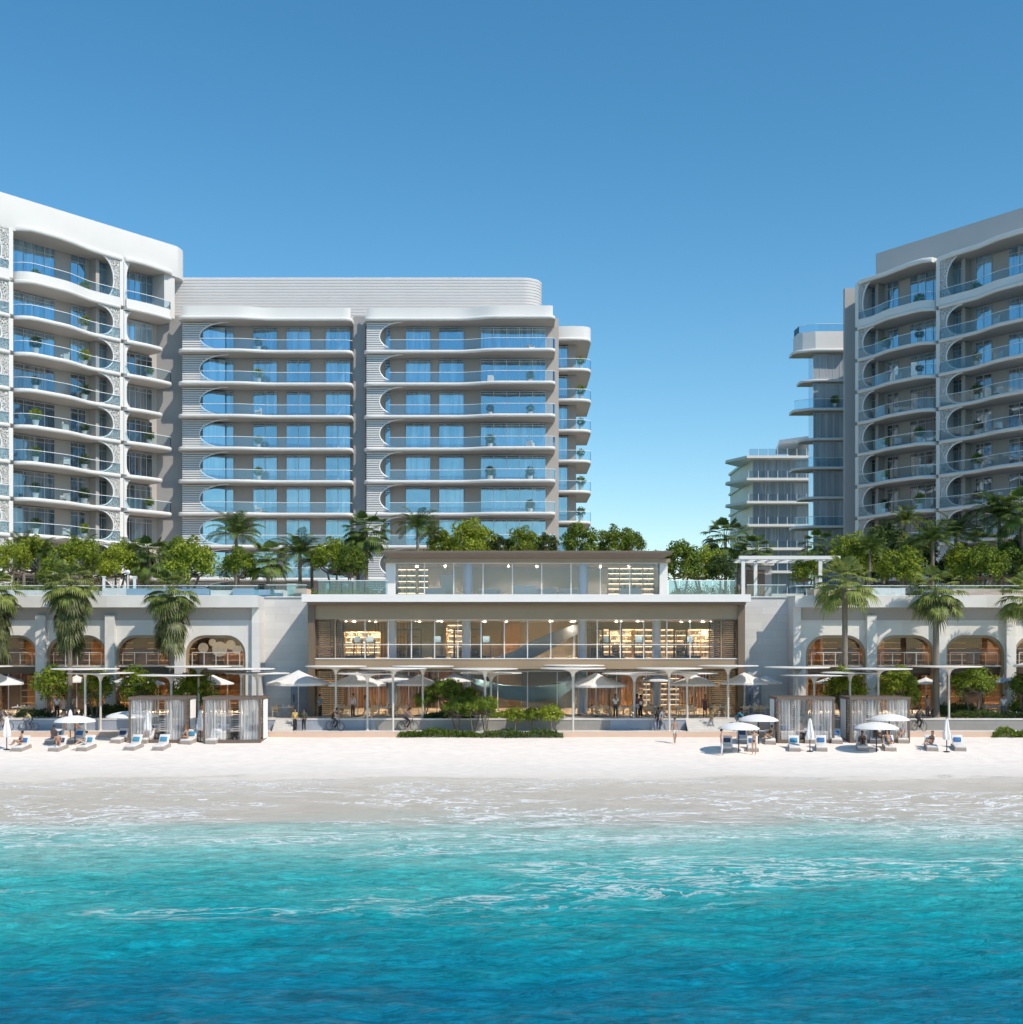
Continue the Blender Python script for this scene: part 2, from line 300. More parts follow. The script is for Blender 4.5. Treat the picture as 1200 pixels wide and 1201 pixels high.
def pose_mesh(p, kind):
    if (p, kind) in _pc: return _pc[(p, kind)]
    P = pose_joints(p); J = {}; E = []
    def j(n, r, q=None): J[n] = (tuple(q if q is not None else P[n]), r)
    if kind == 'body':
        j('pelvis',(.14,.1)); j('waist',(.12,.088)); j('chest',(.15,.1)); j('neck',.052); j('chin',.058); j('skull',(.076,.092)); j('crown',.05); j('nose',.014)
        E += [('pelvis','waist'),('waist','chest'),('chest','neck'),('neck','chin'),('chin','skull'),('skull','crown'),('skull','nose')]
        for k in 'lr':
            s = -1 if k == 'l' else 1
            for n, r in (('sho',.058),('elb',.04),('wri',.026),('hip',.09),('kne',.056),('ank',.036),('toe',.03)): j(k+n, r)
            E += [('chest',k+'sho'),(k+'sho',k+'elb'),(k+'elb',k+'wri'),('pelvis',k+'hip'),(k+'hip',k+'kne'),(k+'kne',k+'ank'),(k+'ank',k+'toe')]
            d = (P[k+'wri'] - P[k+'elb']).normalized(); pal = P[k+'wri'] + d*.085
            side = d.cross(Vector((1,0,0))); side = side.normalized() if side.length > .3 else Vector((0,1,0)); fl = d.cross(side).normalized()
            j(k+'palm', (.022,.034), pal); E.append((k+'wri', k+'palm'))
            for i, (o, l) in enumerate(((-.028,.062),(-.009,.075),(.01,.07),(.028,.055))):
                a = pal + side*o + d*l*.5; b = pal + side*o*1.05 + d*l*.95 + fl*.018
                j(f'{k}f{i}', .0085, a); j(f'{k}g{i}', .007, b); E += [(k+'palm', f'{k}f{i}'), (f'{k}f{i}', f'{k}g{i}')]
            a = P[k+'wri'] + d*.05 - side*.045; b = a + d*.045 - side*.012
            j(k+'t0', .01, a); j(k+'t1', .008, b); E += [(k+'wri', k+'t0'), (k+'t0', k+'t1')]
    elif kind in ('shirt', 'jacket', 'vest', 'bra'):
        if kind != 'bra': j('pelvis',(.165,.125), P['pelvis']*.75 + P['waist']*.25); j('waist',(.145,.112))
        else: j('waist',(.13,.1), P['waist']*.35+P['chest']*.65)
        j('chest',(.175,.122)); j('neck',.062, P['neck']*.7+P['chest']*.3)
        E += ([('pelvis','waist')] if kind != 'bra' else []) + [('waist','chest'),('chest','neck')]
        if kind in ('shirt','jacket'):
            for k in 'lr':
                j(k+'sho',.074); E.append(('chest',k+'sho'))
                if kind == 'shirt': j(k+'slv',.062, P[k+'sho']*.4+P[k+'elb']*.6); E.append((k+'sho',k+'slv'))
                else: j(k+'elb',.054); j(k+'wri',.042); E += [(k+'sho',k+'elb'),(k+'elb',k+'wri')]
    elif kind in ('trousers', 'shorts', 'briefs'):
        j('waist',(.138,.106), P['waist']*.45+P['pelvis']*.55); j('pelvis',(.158,.118)); E.append(('waist','pelvis'))
        for k in 'lr':
            if kind == 'briefs': j(k+'hip',.098, P[k+'hip']*.85+P[k+'kne']*.15); E.append(('pelvis',k+'hip')); continue
            j(k+'hip',.104); E.append(('pelvis',k+'hip'))
            if kind == 'shorts': j(k+'end',.09, P[k+'hip']*.35+P[k+'kne']*.65); E.append((k+'hip',k+'end'))
            else: j(k+'kne',.074); j(k+'ank',.06); E += [(k+'hip',k+'kne'),(k+'kne',k+'ank')]
    elif kind in ('skirt', 'dress'):
        if kind == 'dress': j('neck',.06, P['neck']*.6+P['chest']*.4); j('chest',(.172,.12)); E.append(('neck','chest'))
        j('waist',(.14,.108)); j('pelvis',(.17,.13)); q = (P['lkne']+P['rkne'])/2; j('hem',(.24,.19), q*.9+P['pelvis']*.1 if kind == 'dress' else q*.75+P['pelvis']*.25)
        E += ([('chest','waist')] if kind == 'dress' else []) + [('waist','pelvis'),('pelvis','hem')]
    elif kind in ('short_hair', 'long_hair', 'cap'):
        up = (P['crown']-P['skull']).normalized(); fw = (P['nose']-P['skull']); fw = (fw - up*fw.dot(up)).normalized()
        j('a', (.082,.09), P['skull'] + up*.035 - fw*.018); j('b', .066, P['skull'] + up*.085 - fw*.01); E.append(('a','b'))
        if kind == 'long_hair': j('c', .078, P['skull'] - up*.08 - fw*.055); j('d', .05, P['skull'] - up*.24 - fw*.085); E += [('a','c'),('c','d')]
        else: j('c', .06, P['skull'] - up*.05 - fw*.05); E.append(('a','c'))
        if kind == 'cap': j('e', (.05,.014), P['skull'] + up*.045 + fw*.15); E.append(('a','e'))
    me = skin(kind, J, E, list(J)[0] if kind != 'body' else 'pelvis'); _pc[(p, kind)] = me; return me
_mc = {}
def cmat(c, rough=.75):
    k = tuple(round(x, 3) for x in c)
    if k not in _mc: _mc[k] = mat('cloth_%d' % len(_mc), c, rough, .1, 6)
    return _mc[k]
SKINS = {'fair': (.52,.33,.24), 'tan': (.40,.235,.155), 'brown': (.20,.105,.065)}
HAIRS = {'dark': (.02,.014,.01), 'brown': (.07,.04,.025), 'red': (.25,.09,.03)}
WHITEC, BLACKC, GREYC, NAVYC = (.72,.71,.69), (.02,.02,.023), (.28,.29,.31), (.03,.045,.09)
PEOPLE = []
def person(label, p, sk, hair, top=None, bottom=None, h=1.75, hc='dark', fem=False):
    r = empty('person', (0,0,0), label, 'person')
    def part(name, kind, c):
        me = pose_mesh(p, kind).copy(); me.materials.clear(); me.materials.append(cmat(c)); return link(name, me, r)
    part('body', 'body', SKINS[sk]); part('hair' if hair != 'cap' else 'cap', hair, HAIRS[hc])
    if top: part({'bra':'bikini_top'}.get(top[0], top[0]), top[0], top[1])
    if bottom: part({'briefs':'swim_bottoms'}.get(bottom[0], bottom[0]), bottom[0], bottom[1])
    P = pose_joints(p)   # eyes
    for s in (-1,1): mb = MB(); q = P['skull'] + Vector((s*.032,-.086,-.012)); mb.lathe([(.002,-.009),(.012,0),(.002,.009)], 8, q); mb.build('eye', cmat((.03,.02,.02)), r)
    r.scale = (h/1.75,)*3; return r
# every person in the picture: (label, pose, skin, hair, top, bottom, height, hair colour)
def PP(key, *a, **k): PEOPLE.append((key, person(*a, **k)))
PP('yel', 'woman in yellow top and long dark trousers standing by the narrow steps', 'stand', 'tan', 'long_hair', ('shirt', (.55,.42,.10)), ('trousers', BLACKC), 1.66)
PP('grn', 'person in dark green shirt and black trousers beside the woman in yellow', 'stand', 'brown', 'short_hair', ('jacket', (.06,.085,.05)), ('trousers', BLACKC), 1.64)
PP('tea', 'man in teal shirt and black trousers talking on the terrace by the stone wall', 'talk', 'tan', 'short_hair', ('shirt', (.06,.25,.34)), ('trousers', BLACKC), 1.76)
PP('cy1', 'cyclist in black riding past the blue-grey low wall', 'ride', 'tan', 'short_hair', ('shirt', BLACKC), ('trousers', (.03,.03,.04)), 1.72)
PP('pnk', 'man in pale pink shirt and dark trousers under the first cafe parasol', 'stand', 'tan', 'short_hair', ('jacket', (.66,.55,.52)), ('trousers', (.05,.04,.04)), 1.8)
PP('drs', 'woman in dusty pink dress walking between cafe tables', 'walk', 'tan', 'long_hair', None, ('dress', (.42,.27,.23)), 1.68)
PP('cy2', 'cyclist in mauve shirt leaning over a bicycle before the round trees', 'ride', 'tan', 'long_hair', ('shirt', (.25,.17,.2)), ('trousers', (.04,.04,.05)), 1.76)
PP('wht', 'man in white t-shirt and dark trousers near the cafe tables by the wood panel', 'stand', 'brown', 'short_hair', ('shirt', WHITEC), ('trousers', (.02,.04,.045)), 1.76)
PP('mar', 'woman in maroon top and pale skirt under the disc canopy', 'stand', 'brown', 'long_hair', ('shirt', (.16,.05,.045)), ('skirt', (.55,.45,.42)), 1.76)
PP('wh2', 'woman in white top and black trousers beside the woman in maroon', 'stand', 'brown', 'long_hair', ('vest', WHITEC), ('trousers', BLACKC), 1.7)
PP('blk', 'man in black jacket and dark blue trousers on the promenade', 'stand', 'brown', 'short_hair', ('jacket', (.025,.025,.03)), ('trousers', NAVYC), 1.74)
PP('gry', 'walker in light grey shirt and grey trousers striding past the man in black', 'walk', 'fair', 'short_hair', ('jacket', (.36,.36,.38)), ('trousers', GREYC), 1.72, hc='brown')
PP('bar', 'bare chested man in pale shorts walking alone on the sand', 'walk', 'tan', 'short_hair', None, ('shorts', (.58,.6,.58)), 1.76, hc='brown')
PP('brn', 'woman in dark brown dress standing by the cafe table at the brown end wall', 'stand', 'brown', 'long_hair', None, ('dress', (.06,.035,.025)), 1.74)
PP('ylm', 'man in olive yellow shirt and grey trousers at the foot of the garden steps', 'walk', 'brown', 'short_hair', ('shirt', (.35,.31,.1)), ('trousers', GREYC), 1.7)
PP('cy3', 'cyclist in teal jacket riding past the garden steps', 'ride', 'brown', 'short_hair', ('jacket', (.04,.22,.29)), ('trousers', (.12,.14,.17)), 1.72)
PP('lin', 'woman in white trousers and beige top standing beside a beach umbrella', 'stand', 'fair', 'short_hair', ('vest', (.62,.45,.37)), ('trousers', (.70,.69,.70)), 1.75)
PP('bik', 'woman in black bikini bottoms fixing her hair by the lounger', 'hair', 'fair', 'short_hair', None, ('briefs', BLACKC), 1.74, hc='brown')
PP('se1', 'man in brown shirt sitting on a lounger at the slatted cabana corner', 'sit', 'tan', 'short_hair', ('shirt', (.13,.075,.04)), ('shorts', (.3,.24,.2)), 1.75)
PP('cy4', 'cyclist in grey shirt and cap riding at the photo edge by the closed umbrella', 'ride', 'tan', 'cap', ('shirt', (.16,.16,.17)), ('shorts', (.06,.05,.05)), 1.78, hc='brown')
PP('cy5', 'small cyclist in yellow shirt riding along the blue-grey wall', 'ride', 'tan', 'short_hair', ('shirt', (.5,.42,.16)), ('trousers', (.12,.13,.16)), 1.5)
PP('ta1', 'man in white t-shirt and black trousers standing under the leafy terrace tree', 'stand', 'tan', 'short_hair', ('shirt', WHITEC), ('trousers', BLACKC), 1.72)
PP('ta2', 'woman in beige dress behind the man in the white t-shirt', 'stand', 'fair', 'long_hair', None, ('dress', (.5,.4,.32)), 1.68, hc='brown')
PP('ta3', 'man in cream shirt and grey trousers facing the woman in black', 'talk', 'tan', 'short_hair', ('shirt', (.62,.59,.5)), ('trousers', (.16,.15,.17)), 1.74)
PP('abl', 'woman in long black dress on the promenade behind the beach umbrella', 'stand', 'tan', 'long_hair', ('jacket', (.02,.02,.03)), ('dress', (.015,.015,.022)), 1.7)
PP('sh1', 'bare chested man standing behind the open beach umbrella', 'stand', 'tan', 'short_hair', None, ('shorts', (.5,.2,.12)), 1.6)
PP('sh2', 'bare backed sunbather sitting on the promenade edge by the canopy post', 'sit', 'tan', 'short_hair', None, ('shorts', (.2,.12,.1)), 1.75)
PP('sl1', 'woman in dark red swimsuit sitting on the lounger at the photo edge', 'sit', 'tan', 'short_hair', ('vest', (.12,.02,.03)), ('briefs', (.12,.02,.03)), 1.75)
PP('sl2', 'woman in bikini sitting on the lounger under the first open umbrella', 'sit', 'tan', 'long_hair', ('bra', (.3,.08,.08)), ('briefs', (.3,.08,.08)), 1.72)
PP('sl3', 'woman in rose top perched on the rear lounger under the first open umbrella', 'perch', 'tan', 'long_hair', ('shirt', (.45,.25,.22)), ('shorts', (.3,.22,.2)), 1.72, hc='brown')
PP('sl4', 'dark haired person in white shirt on the lounger at the umbrella pole', 'sit', 'fair', 'short_hair', ('shirt', WHITEC), ('shorts', (.5,.48,.46)), 1.75)
PP('rec', 'man in dark trunks reclining on the lounger under the flat umbrella', 'recline', 'tan', 'short_hair', None, ('shorts', (.06,.05,.06)), 1.78)
PP('red', 'red haired woman in red bikini perched on a lounger before the cabana', 'perch', 'tan', 'long_hair', ('bra', (.35,.03,.04)), ('briefs', (.35,.03,.04)), 1.74, hc='red')
PP('cy6', 'cyclist in dark grey clothes passing behind the outer slatted cabana', 'ride', 'tan', 'long_hair', ('jacket', (.06,.06,.075)), ('trousers', (.03,.03,.035)), 1.8)
PP('ta4', 'person in tan shirt standing on the terrace behind the passing dark cyclist', 'stand', 'tan', 'long_hair', ('shirt', (.36,.22,.15)), ('trousers', (.12,.1,.09)), 1.68)
PP('ta5', 'man in white t-shirt standing in the hedges by the last stone pilaster', 'stand', 'fair', 'short_hair', ('shirt', WHITEC), ('trousers', (.13,.15,.12)), 1.72)
PP('sr1', 'red haired woman in dark red swimsuit on the lounger by the closed umbrella', 'sit', 'tan', 'long_hair', ('vest', (.2,.02,.02)), ('briefs', (.2,.02,.02)), 1.75, hc='red')
PP('sr2', 'dark haired woman in black swimsuit on the front lounger of the outer umbrella', 'sit', 'brown', 'long_hair', ('vest', (.03,.025,.03)), ('briefs', BLACKC), 1.76)
PP('sr3', 'woman in tan bikini on the front lounger right of the umbrella pole', 'recline', 'tan', 'long_hair', ('bra', (.45,.3,.12)), ('briefs', (.45,.3,.12)), 1.76)
PP('sr4', 'man in navy shirt on the rear lounger under the outer umbrella', 'sit', 'brown', 'short_hair', ('shirt', NAVYC), ('shorts', NAVYC), 1.76)
PP('sr5', 'person in pale pink shirt sitting on the lounger at the cabana post', 'sit', 'tan', 'cap', ('shirt', (.5,.33,.3)), ('shorts', (.3,.25,.25)), 1.76)
PEOPLE = dict(PEOPLE)
def bicycle_proto():
    r = empty('bicycle')
    fr = MB()
    for pts in ([(0,-.43,.93),(0,-.4,.78),(0,.02,.3)], [(0,.02,.3),(0,.22,.88)], [(0,.2,.8),(0,-.41,.82)], [(0,.02,.3),(0,.53,.34)], [(0,.53,.34),(0,.2,.78)], [(0,-.41,.8),(0,-.55,.34)]): fr.tube(pts, .02, 6)
    fr.build('frame', METALD, r, True)
    for y in (-.55,.53):
        mb = MB(); mb.tube([(0, y+.33*math.cos(a), .34+.33*math.sin(a)) for a in [2*math.pi*i/20 for i in range(21)]], .022, 6); w = mb.build('wheel', METALD, r, True)
        mb = MB()
        for i in range(8): a = math.pi*i/8; mb.tube([(0, y-.31*math.cos(a), .34-.31*math.sin(a)), (0, y+.31*math.cos(a), .34+.31*math.sin(a))], .004, 4)
        mb.build('spokes', POST, w)
    mb = MB(); mb.tube([(-.25,-.42,1.0),(-.12,-.46,.98),(0,-.44,.96),(.12,-.46,.98),(.25,-.42,1.0)], .014, 6); mb.build('handlebar', METALD, r, True)
    mb = MB(); mb.rings([[(-.03,.08,.9),(.03,.08,.9),(.03,.08,.94),(-.03,.08,.94)], [(-.1,.33,.9),(.1,.33,.9),(.1,.33,.95),(-.1,.33,.95)]]); mb.build('saddle', METALD, r)
    mb = MB(); mb.tube([(-.16,-.08,.44),(-.07,-.03,.4),(-.05,.02,.3),(.05,.02,.3),(.07,.07,.18),(.16,.1,.16)], .014, 5); mb.build('pedals', METALD, r); return r
BIKE = bicycle_proto()
# ================================================================= ground, beach, sea
PROF = [(-10,-4.2),(20,-3.6),(45,-2.4),(64,-1.2),(72,-.78),(80,-.4),(86,0),(88,.22),(90,.5),(91.2,.62),(93.6,.78),(93.9,.78)]
def beach(Y):
    for (a, za), (b, zb) in zip(PROF, PROF[1:]):
        if Y <= b: return za + (zb - za) * max(0, (Y - a)) / (b - a)
    return PROF[-1][1]
def beach_s(Y): return sum(beach(Y + d) for d in (-1.2,-.6,0,.6,1.2)) / 5 if Y < 92.5 else beach(Y)
def sand_z(X, Y):
    z = beach_s(Y)
    return z + .035 * mnoise.noise((X*.25, Y*.5, 1.3)) * (1 if Y > 66 else .3)
SEA_Z = -1.2
xs = [-600,-300,-150] + [-90 + i*.75 for i in range(241)] + [150,300,600]
ys = [-10,10,25,40,50,56] + [60 + i*.4 for i in range(85)] + [93.9]
mb = MB(); n = len(xs)
mb.add([(x, y, sand_z(x, y)) for y in ys for x in xs], [(j*n+i, j*n+i+1, (j+1)*n+i+1, (j+1)*n+i) for j in range(len(ys)-1) for i in range(n-1)])
# ---- sand: dry and pale at the top, damp below the swash line
m, N, L = newmat('sand'); b = N['Principled BSDF']
tc = N.new('ShaderNodeTexCoord'); sp = N.new('ShaderNodeSeparateXYZ'); L.new(tc.outputs['Object'], sp.inputs[0])
def noise_node(N, L, tc, sc, stretch, det=5, dist=0, rough=.5):
    mp = N.new('ShaderNodeMapping'); mp.inputs['Scale'].default_value = stretch; L.new(tc.outputs['Object'], mp.inputs[0])
    nz = N.new('ShaderNodeTexNoise'); nz.inputs['Scale'].default_value = sc; nz.inputs['Detail'].default_value = det
    nz.inputs['Distortion'].default_value = dist; nz.inputs['Roughness'].default_value = rough
    L.new(mp.outputs[0], nz.inputs['Vector']); return nz.outputs['Fac']
def math_node(N, L, op, a, b=None, c=None, clamp=False):
    n = N.new('ShaderNodeMath'); n.operation = op; n.use_clamp = clamp
    for i, x in enumerate((a, b, c)):
        if x is None: continue
        if isinstance(x, (int, float)): n.inputs[i].default_value = x
        else: L.new(x, n.inputs[i])
    return n.outputs[0]
def ramp_node(N, L, fac, stops):
    r = N.new('ShaderNodeValToRGB'); e = r.color_ramp.elements
    while len(e) < len(stops): e.new(.5)
    for k, (p, c) in zip(e, stops): k.position = p; k.color = (*c, 1) if len(c) == 3 else c
    L.new(fac, r.inputs[0]); return r.outputs[0]
def range_node(N, L, v, a, b, c=0, d=1):
    r = N.new('ShaderNodeMapRange'); r.inputs[1].default_value = a; r.inputs[2].default_value = b; r.inputs[3].default_value = c; r.inputs[4].default_value = d
    L.new(v, r.inputs[0]); return r.outputs[0]
def mixc(N, L, fac, a, b, mode='MIX'):
    x = N.new('ShaderNodeMix'); x.data_type = 'RGBA'; x.blend_type = mode
    for i, q in ((0, fac), (6, a), (7, b)):
        if isinstance(q, (int, float)): x.inputs[i].default_value = q
        elif isinstance(q, tuple): x.inputs[i].default_value = (*q, 1)
        else: L.new(q, x.inputs[i])
    return x.outputs[2]
nA = noise_node(N, L, tc, .12, (1,2.2,1), 4, 1.2)
yw = math_node(N, L, 'MULTIPLY_ADD', nA, 8, math_node(N, L, 'SUBTRACT', sp.outputs['Y'], 4))
wet = range_node(N, L, yw, 66, 85)
col = ramp_node(N, L, wet, [(0,(.64,.575,.49)), (.35,(.70,.63,.54)), (.62,(.755,.69,.61)), (.8,(.80,.735,.67)), (1,(.875,.79,.715))])
nB = noise_node(N, L, tc, 2.5, (.5,1,1), 6)
col2 = mixc(N, L, 1.0, col, range_node(N, L, nB, .25, .75, .9, 1.08), 'MULTIPLY')
L.new(col2, b.inputs['Base Color']); L.new(range_node(N, L, wet, .3, .8, .35, .9), b.inputs['Roughness'])
bp = N.new('ShaderNodeBump'); bp.inputs['Strength'].default_value = .35; bp.inputs['Distance'].default_value = .06
vo = N.new('ShaderNodeTexVoronoi'); vo.inputs['Scale'].default_value = 2.6; L.new(tc.outputs['Object'], vo.inputs['Vector'])
ft = math_node(N, L, 'MULTIPLY', range_node(N, L, vo.outputs['Distance'], .12, .32, -1.2, 0), math_node(N, L, 'MULTIPLY', range_node(N, L, sp.outputs['Y'], 78, 84), range_node(N, L, noise_node(N, L, tc, .25, (1,1,1), 3), .44, .6)))
L.new(math_node(N, L, 'ADD', noise_node(N, L, tc, 1.1, (.7,1,1), 9, 0, .72), ft), bp.inputs['Height']); L.new(bp.outputs[0], b.inputs['Normal'])
SAND = m
tag(mb.build('beach_sand', SAND, None, True), None, None, None, 'structure')
# ---- sea: one sheet to the horizon behind the camera, running up the sand as a thin film
xs = [-4000,-1500,-500,-160,-80] + [-40 + i*.3 for i in range(267)] + [80,160,500,1500,4000]
ys = [-4000,-1500,-400,-100,-20,5,16,22] + [24 + i*.2 for i in range(276)]
mb = MB(); n = len(xs)
def sea_z(x, y):
    a = .13 * S3((63 - y) / 22) if y > 0 else 0
    if a < .002 or abs(x) > 70: return max(SEA_Z, sand_z(x, y) + .008)
    r1 = 1 - 2*abs(mnoise.noise((x*.22 + .5*mnoise.noise((x*.3,y*.4,7)), y*.5, 0))); r2 = 1 - 2*abs(mnoise.noise((x*.55+3 + .08*y, y*1.15, 4))); r3 = mnoise.noise((x*1.3, y*2.1, 8))
    w = a * (.9*r1 - .45 + .5*r2 - .25 + .3*r3 + .3*math.sin(y*.7 + .1*x + 2*mnoise.noise((x*.05, y*.05, 9))))
    return max(SEA_Z + w, sand_z(x, y) + .008)
mb.add([(x, y, sea_z(x, y)) for y in ys for x in xs], [(j*n+i, j*n+i+1, (j+1)*n+i+1, (j+1)*n+i) for j in range(len(ys)-1) for i in range(n-1)])
m, N, L = newmat('sea_water'); b = N['Principled BSDF']; out = N['Material Output']
tc = N.new('ShaderNodeTexCoord'); sp = N.new('ShaderNodeSeparateXYZ'); L.new(tc.outputs['Object'], sp.inputs[0])
nA = noise_node(N, L, tc, .06, (.8,1.3,1), 5, 1.2)
nS = noise_node(N, L, tc, .28, (.6,1.3,1), 6, 1.0)
yy = math_node(N, L, 'MULTIPLY_ADD', nA, 16, math_node(N, L, 'SUBTRACT', sp.outputs['Y'], 8))
yy = math_node(N, L, 'MULTIPLY_ADD', nS, 8, math_node(N, L, 'SUBTRACT', yy, 4))
dep = range_node(N, L, yy, 26, 67)
wc = ramp_node(N, L, dep, [(0,(.003,.135,.25)), (.16,(.004,.225,.33)), (.34,(.008,.34,.385)), (.54,(.06,.46,.455)), (.72,(.22,.57,.54)), (.87,(.45,.63,.575)), (1,(.63,.61,.545))])
# fine streaks of lighter and darker water
st = noise_node(N, L, tc, .8, (.7,1.35,1), 8, 1.2, .62)
wc = mixc(N, L, 1.0, wc, range_node(N, L, st, .3, .7, .72, 1.24), 'MULTIPLY')
st2 = noise_node(N, L, tc, 3.6, (.5,1.15,1), 6, 1.5, .7)
wc = mixc(N, L, 1.0, wc, range_node(N, L, st2, .32, .68, .66, 1.3), 'MULTIPLY')
# foam: broken threads where the little waves run out
rid = noise_node(N, L, tc, .5, (.5,1.15,1), 6, 2.0, .6)
rg = math_node(N, L, 'ABSOLUTE', math_node(N, L, 'SUBTRACT', rid, .5))
thr = range_node(N, L, rg, .012, .042, 1, 0)
big = noise_node(N, L, tc, .11, (.4,1.5,1), 4, .8)
zone = ramp_node(N, L, range_node(N, L, sp.outputs['Y'], 36, 81), [(0,(0,0,0)), (.15,(.5,.5,.5)), (.45,(.7,.7,.7)), (.7,(1,1,1)), (.88,(.85,.85,.85)), (1,(0,0,0))])
pat = range_node(N, L, math_node(N, L, 'MULTIPLY_ADD', zone, .24, big), .665, .73)
foam = math_node(N, L, 'MULTIPLY', thr, math_node(N, L, 'MULTIPLY', pat, zone), None, True)
fine = range_node(N, L, noise_node(N, L, tc, 3.2, (.5,1.3,1), 4), .30, .46)
foam = math_node(N, L, 'MULTIPLY', foam, fine, None, True)
wc = mixc(N, L, foam, wc, (.95,.95,.94)); L.new(wc, b.inputs['Base Color'])
L.new(range_node(N, L, foam, 0, 1, .12, .8), b.inputs['Roughness']); b.inputs['Specular IOR Level'].default_value = .5; b.inputs['IOR'].default_value = 1.075
bp = N.new('ShaderNodeBump'); bp.inputs['Strength'].default_value = 1.0; bp.inputs['Distance'].default_value = .29
h = math_node(N, L, 'MULTIPLY_ADD', noise_node(N, L, tc, 1.5, (.75,1.2,1), 9, .6, .66), 1.0, math_node(N, L, 'MULTIPLY', noise_node(N, L, tc, .45, (.6,1.2,1), 4, .5), 1.6))
calm = range_node(N, L, sp.outputs['Y'], 58, 70, 1, .12)
L.new(math_node(N, L, 'MULTIPLY', h, calm), bp.inputs['Height']); L.new(bp.outputs[0], b.inputs['Normal'])
tr = N.new('ShaderNodeBsdfTransparent'); mx = N.new('ShaderNodeMixShader')
yf = math_node(N, L, 'MULTIPLY_ADD', noise_node(N, L, tc, .16, (.7,1.6,1), 5, 1.0), 13, math_node(N, L, 'SUBTRACT', sp.outputs['Y'], 6.5))
op = range_node(N, L, yf, 60.8, 65.3, 1, .2); op2 = range_node(N, L, yf, 76.5, 77.6, 1, 0)
brk = range_node(N, L, noise_node(N, L, tc, .9, (.6,1.2,1), 6, 1.0), .40, .56)
e1 = range_node(N, L, math_node(N, L, 'ABSOLUTE', math_node(N, L, 'SUBTRACT', yf, 64.0)), .1, .75, 1, 0); e2 = range_node(N, L, math_node(N, L, 'ABSOLUTE', math_node(N, L, 'SUBTRACT', yf, 76.4)), .05, .45, .8, 0); e3 = range_node(N, L, math_node(N, L, 'ABSOLUTE', math_node(N, L, 'SUBTRACT', yf, 71.0)), .05, .5, .8, 0)
edge = math_node(N, L, 'MULTIPLY', math_node(N, L, 'MAXIMUM', math_node(N, L, 'MAXIMUM', e1, e2), e3), brk, None, True)
wc2 = mixc(N, L, edge, wc, (.88,.88,.87)); L.new(wc2, b.inputs['Base Color'])
al = math_node(N, L, 'MULTIPLY', math_node(N, L, 'MAXIMUM', op, math_node(N, L, 'MAXIMUM', foam, edge)), op2, None, True)
L.new(al, mx.inputs[0]); L.new(tr.outputs[0], mx.inputs[1]); L.new(b.outputs[0], mx.inputs[2]); L.new(mx.outputs[0], out.inputs[0])
tag(mb.build('sea_water', m, None, True), None, None, None, 'structure')
# ---- land behind, promenade, terrace
PROM_Z, TERR_Z, DECK_Z = 1.12, 1.95, 11.45
mb = MB(); mb.box(-2500, 2500, 125, 4000, -6, 1.5)
mb.box(-2500, -120, 93.9, 125, -6, 1.0); mb.box(120, 2500, 93.9, 125, -6, 1.0)
tag(mb.build('ground', GRASS), None, None, None, 'structure')
mb = MB(); mb.box(-120, 120, 94.0, 96.6, -5, PROM_Z); tag(mb.build('promenade_pavement', PAVE2), None, None, None, 'structure')
mb = MB(); mb.box(-120, 120, 96.6, 125, -5, TERR_Z); tag(mb.build('terrace_pavement', PAVE), None, None, None, 'structure')
mb = MB(); mb.box(-120, X_at(466,93.8), 93.62, 94.0, .2, PROM_Z+.03); mb.box(X_at(660,93.8), X_at(1163,93.8), 93.62, 94.0, .2, PROM_Z+.03)
tag(mb.build('promenade_kerb', KERB), None, None, None, 'structure')
# retaining walls along the terrace front, broken by two flights of steps
def steps(name, px0, px1, label):
    r = empty(name, (X_at((px0+px1)/2, 96), 96.4, PROM_Z), label, 'steps')
    mb = MB(); x0, x1 = X_at(px0, 96), X_at(px1, 96)
    for i in range(5): mb.box(x0, x1, 95.1 + i*.3, 96.62, PROM_Z - .3, PROM_Z + (i+1) * (TERR_Z + .004 - PROM_Z) / 5)
    mb.build('tread', PAVE2, r)
steps('garden_steps', 805, 868, 'pale stone steps up to the terrace below the brown end wall')
steps('garden_steps', 322, 345, 'narrow pale stone steps beside the draped beach cabana')
def rwall(px0, px1, m, label, y=96.35):
    r = empty('retaining_wall', (X_at((px0+px1)/2, y), y, PROM_Z), label, 'low wall', 'low walls along the terrace edge')
    mb = MB(); mb.box(X_at(px0, y), X_at(px1, y), y, 96.59, PROM_Z - .4, TERR_Z - .06); mb.build('wall', m, r)
    mb = MB(); mb.box(X_at(px0, y), X_at(px1, y), y - .04, 96.63, TERR_Z - .06, TERR_Z + .05); mb.build('coping', PAVE2, r)
SHADED_GREY = joint_mat('shaded_grey_stone', (.30,.285,.265), 1.6, .4, .014, .8)  # grey stone darkened in its colour to stand for shade on the wall
rwall(-120, 322, SHADED_BLUE, 'long blue-grey low wall behind the paired cabanas and sunbathers')
rwall(346, 440, SHADED_BLUE, 'blue-grey low wall behind the two walkers and the dark cyclist')
rwall(440, 716, SHADED_GREY, 'dark grey low wall behind the round clipped trees')
rwall(716, 804.5, SHADED_BLUE, 'blue-grey low wall behind the bare chested man')
rwall(868.5, 1320, SHADED_GREY, 'long grey-brown low wall behind the slatted cabanas and hedge')

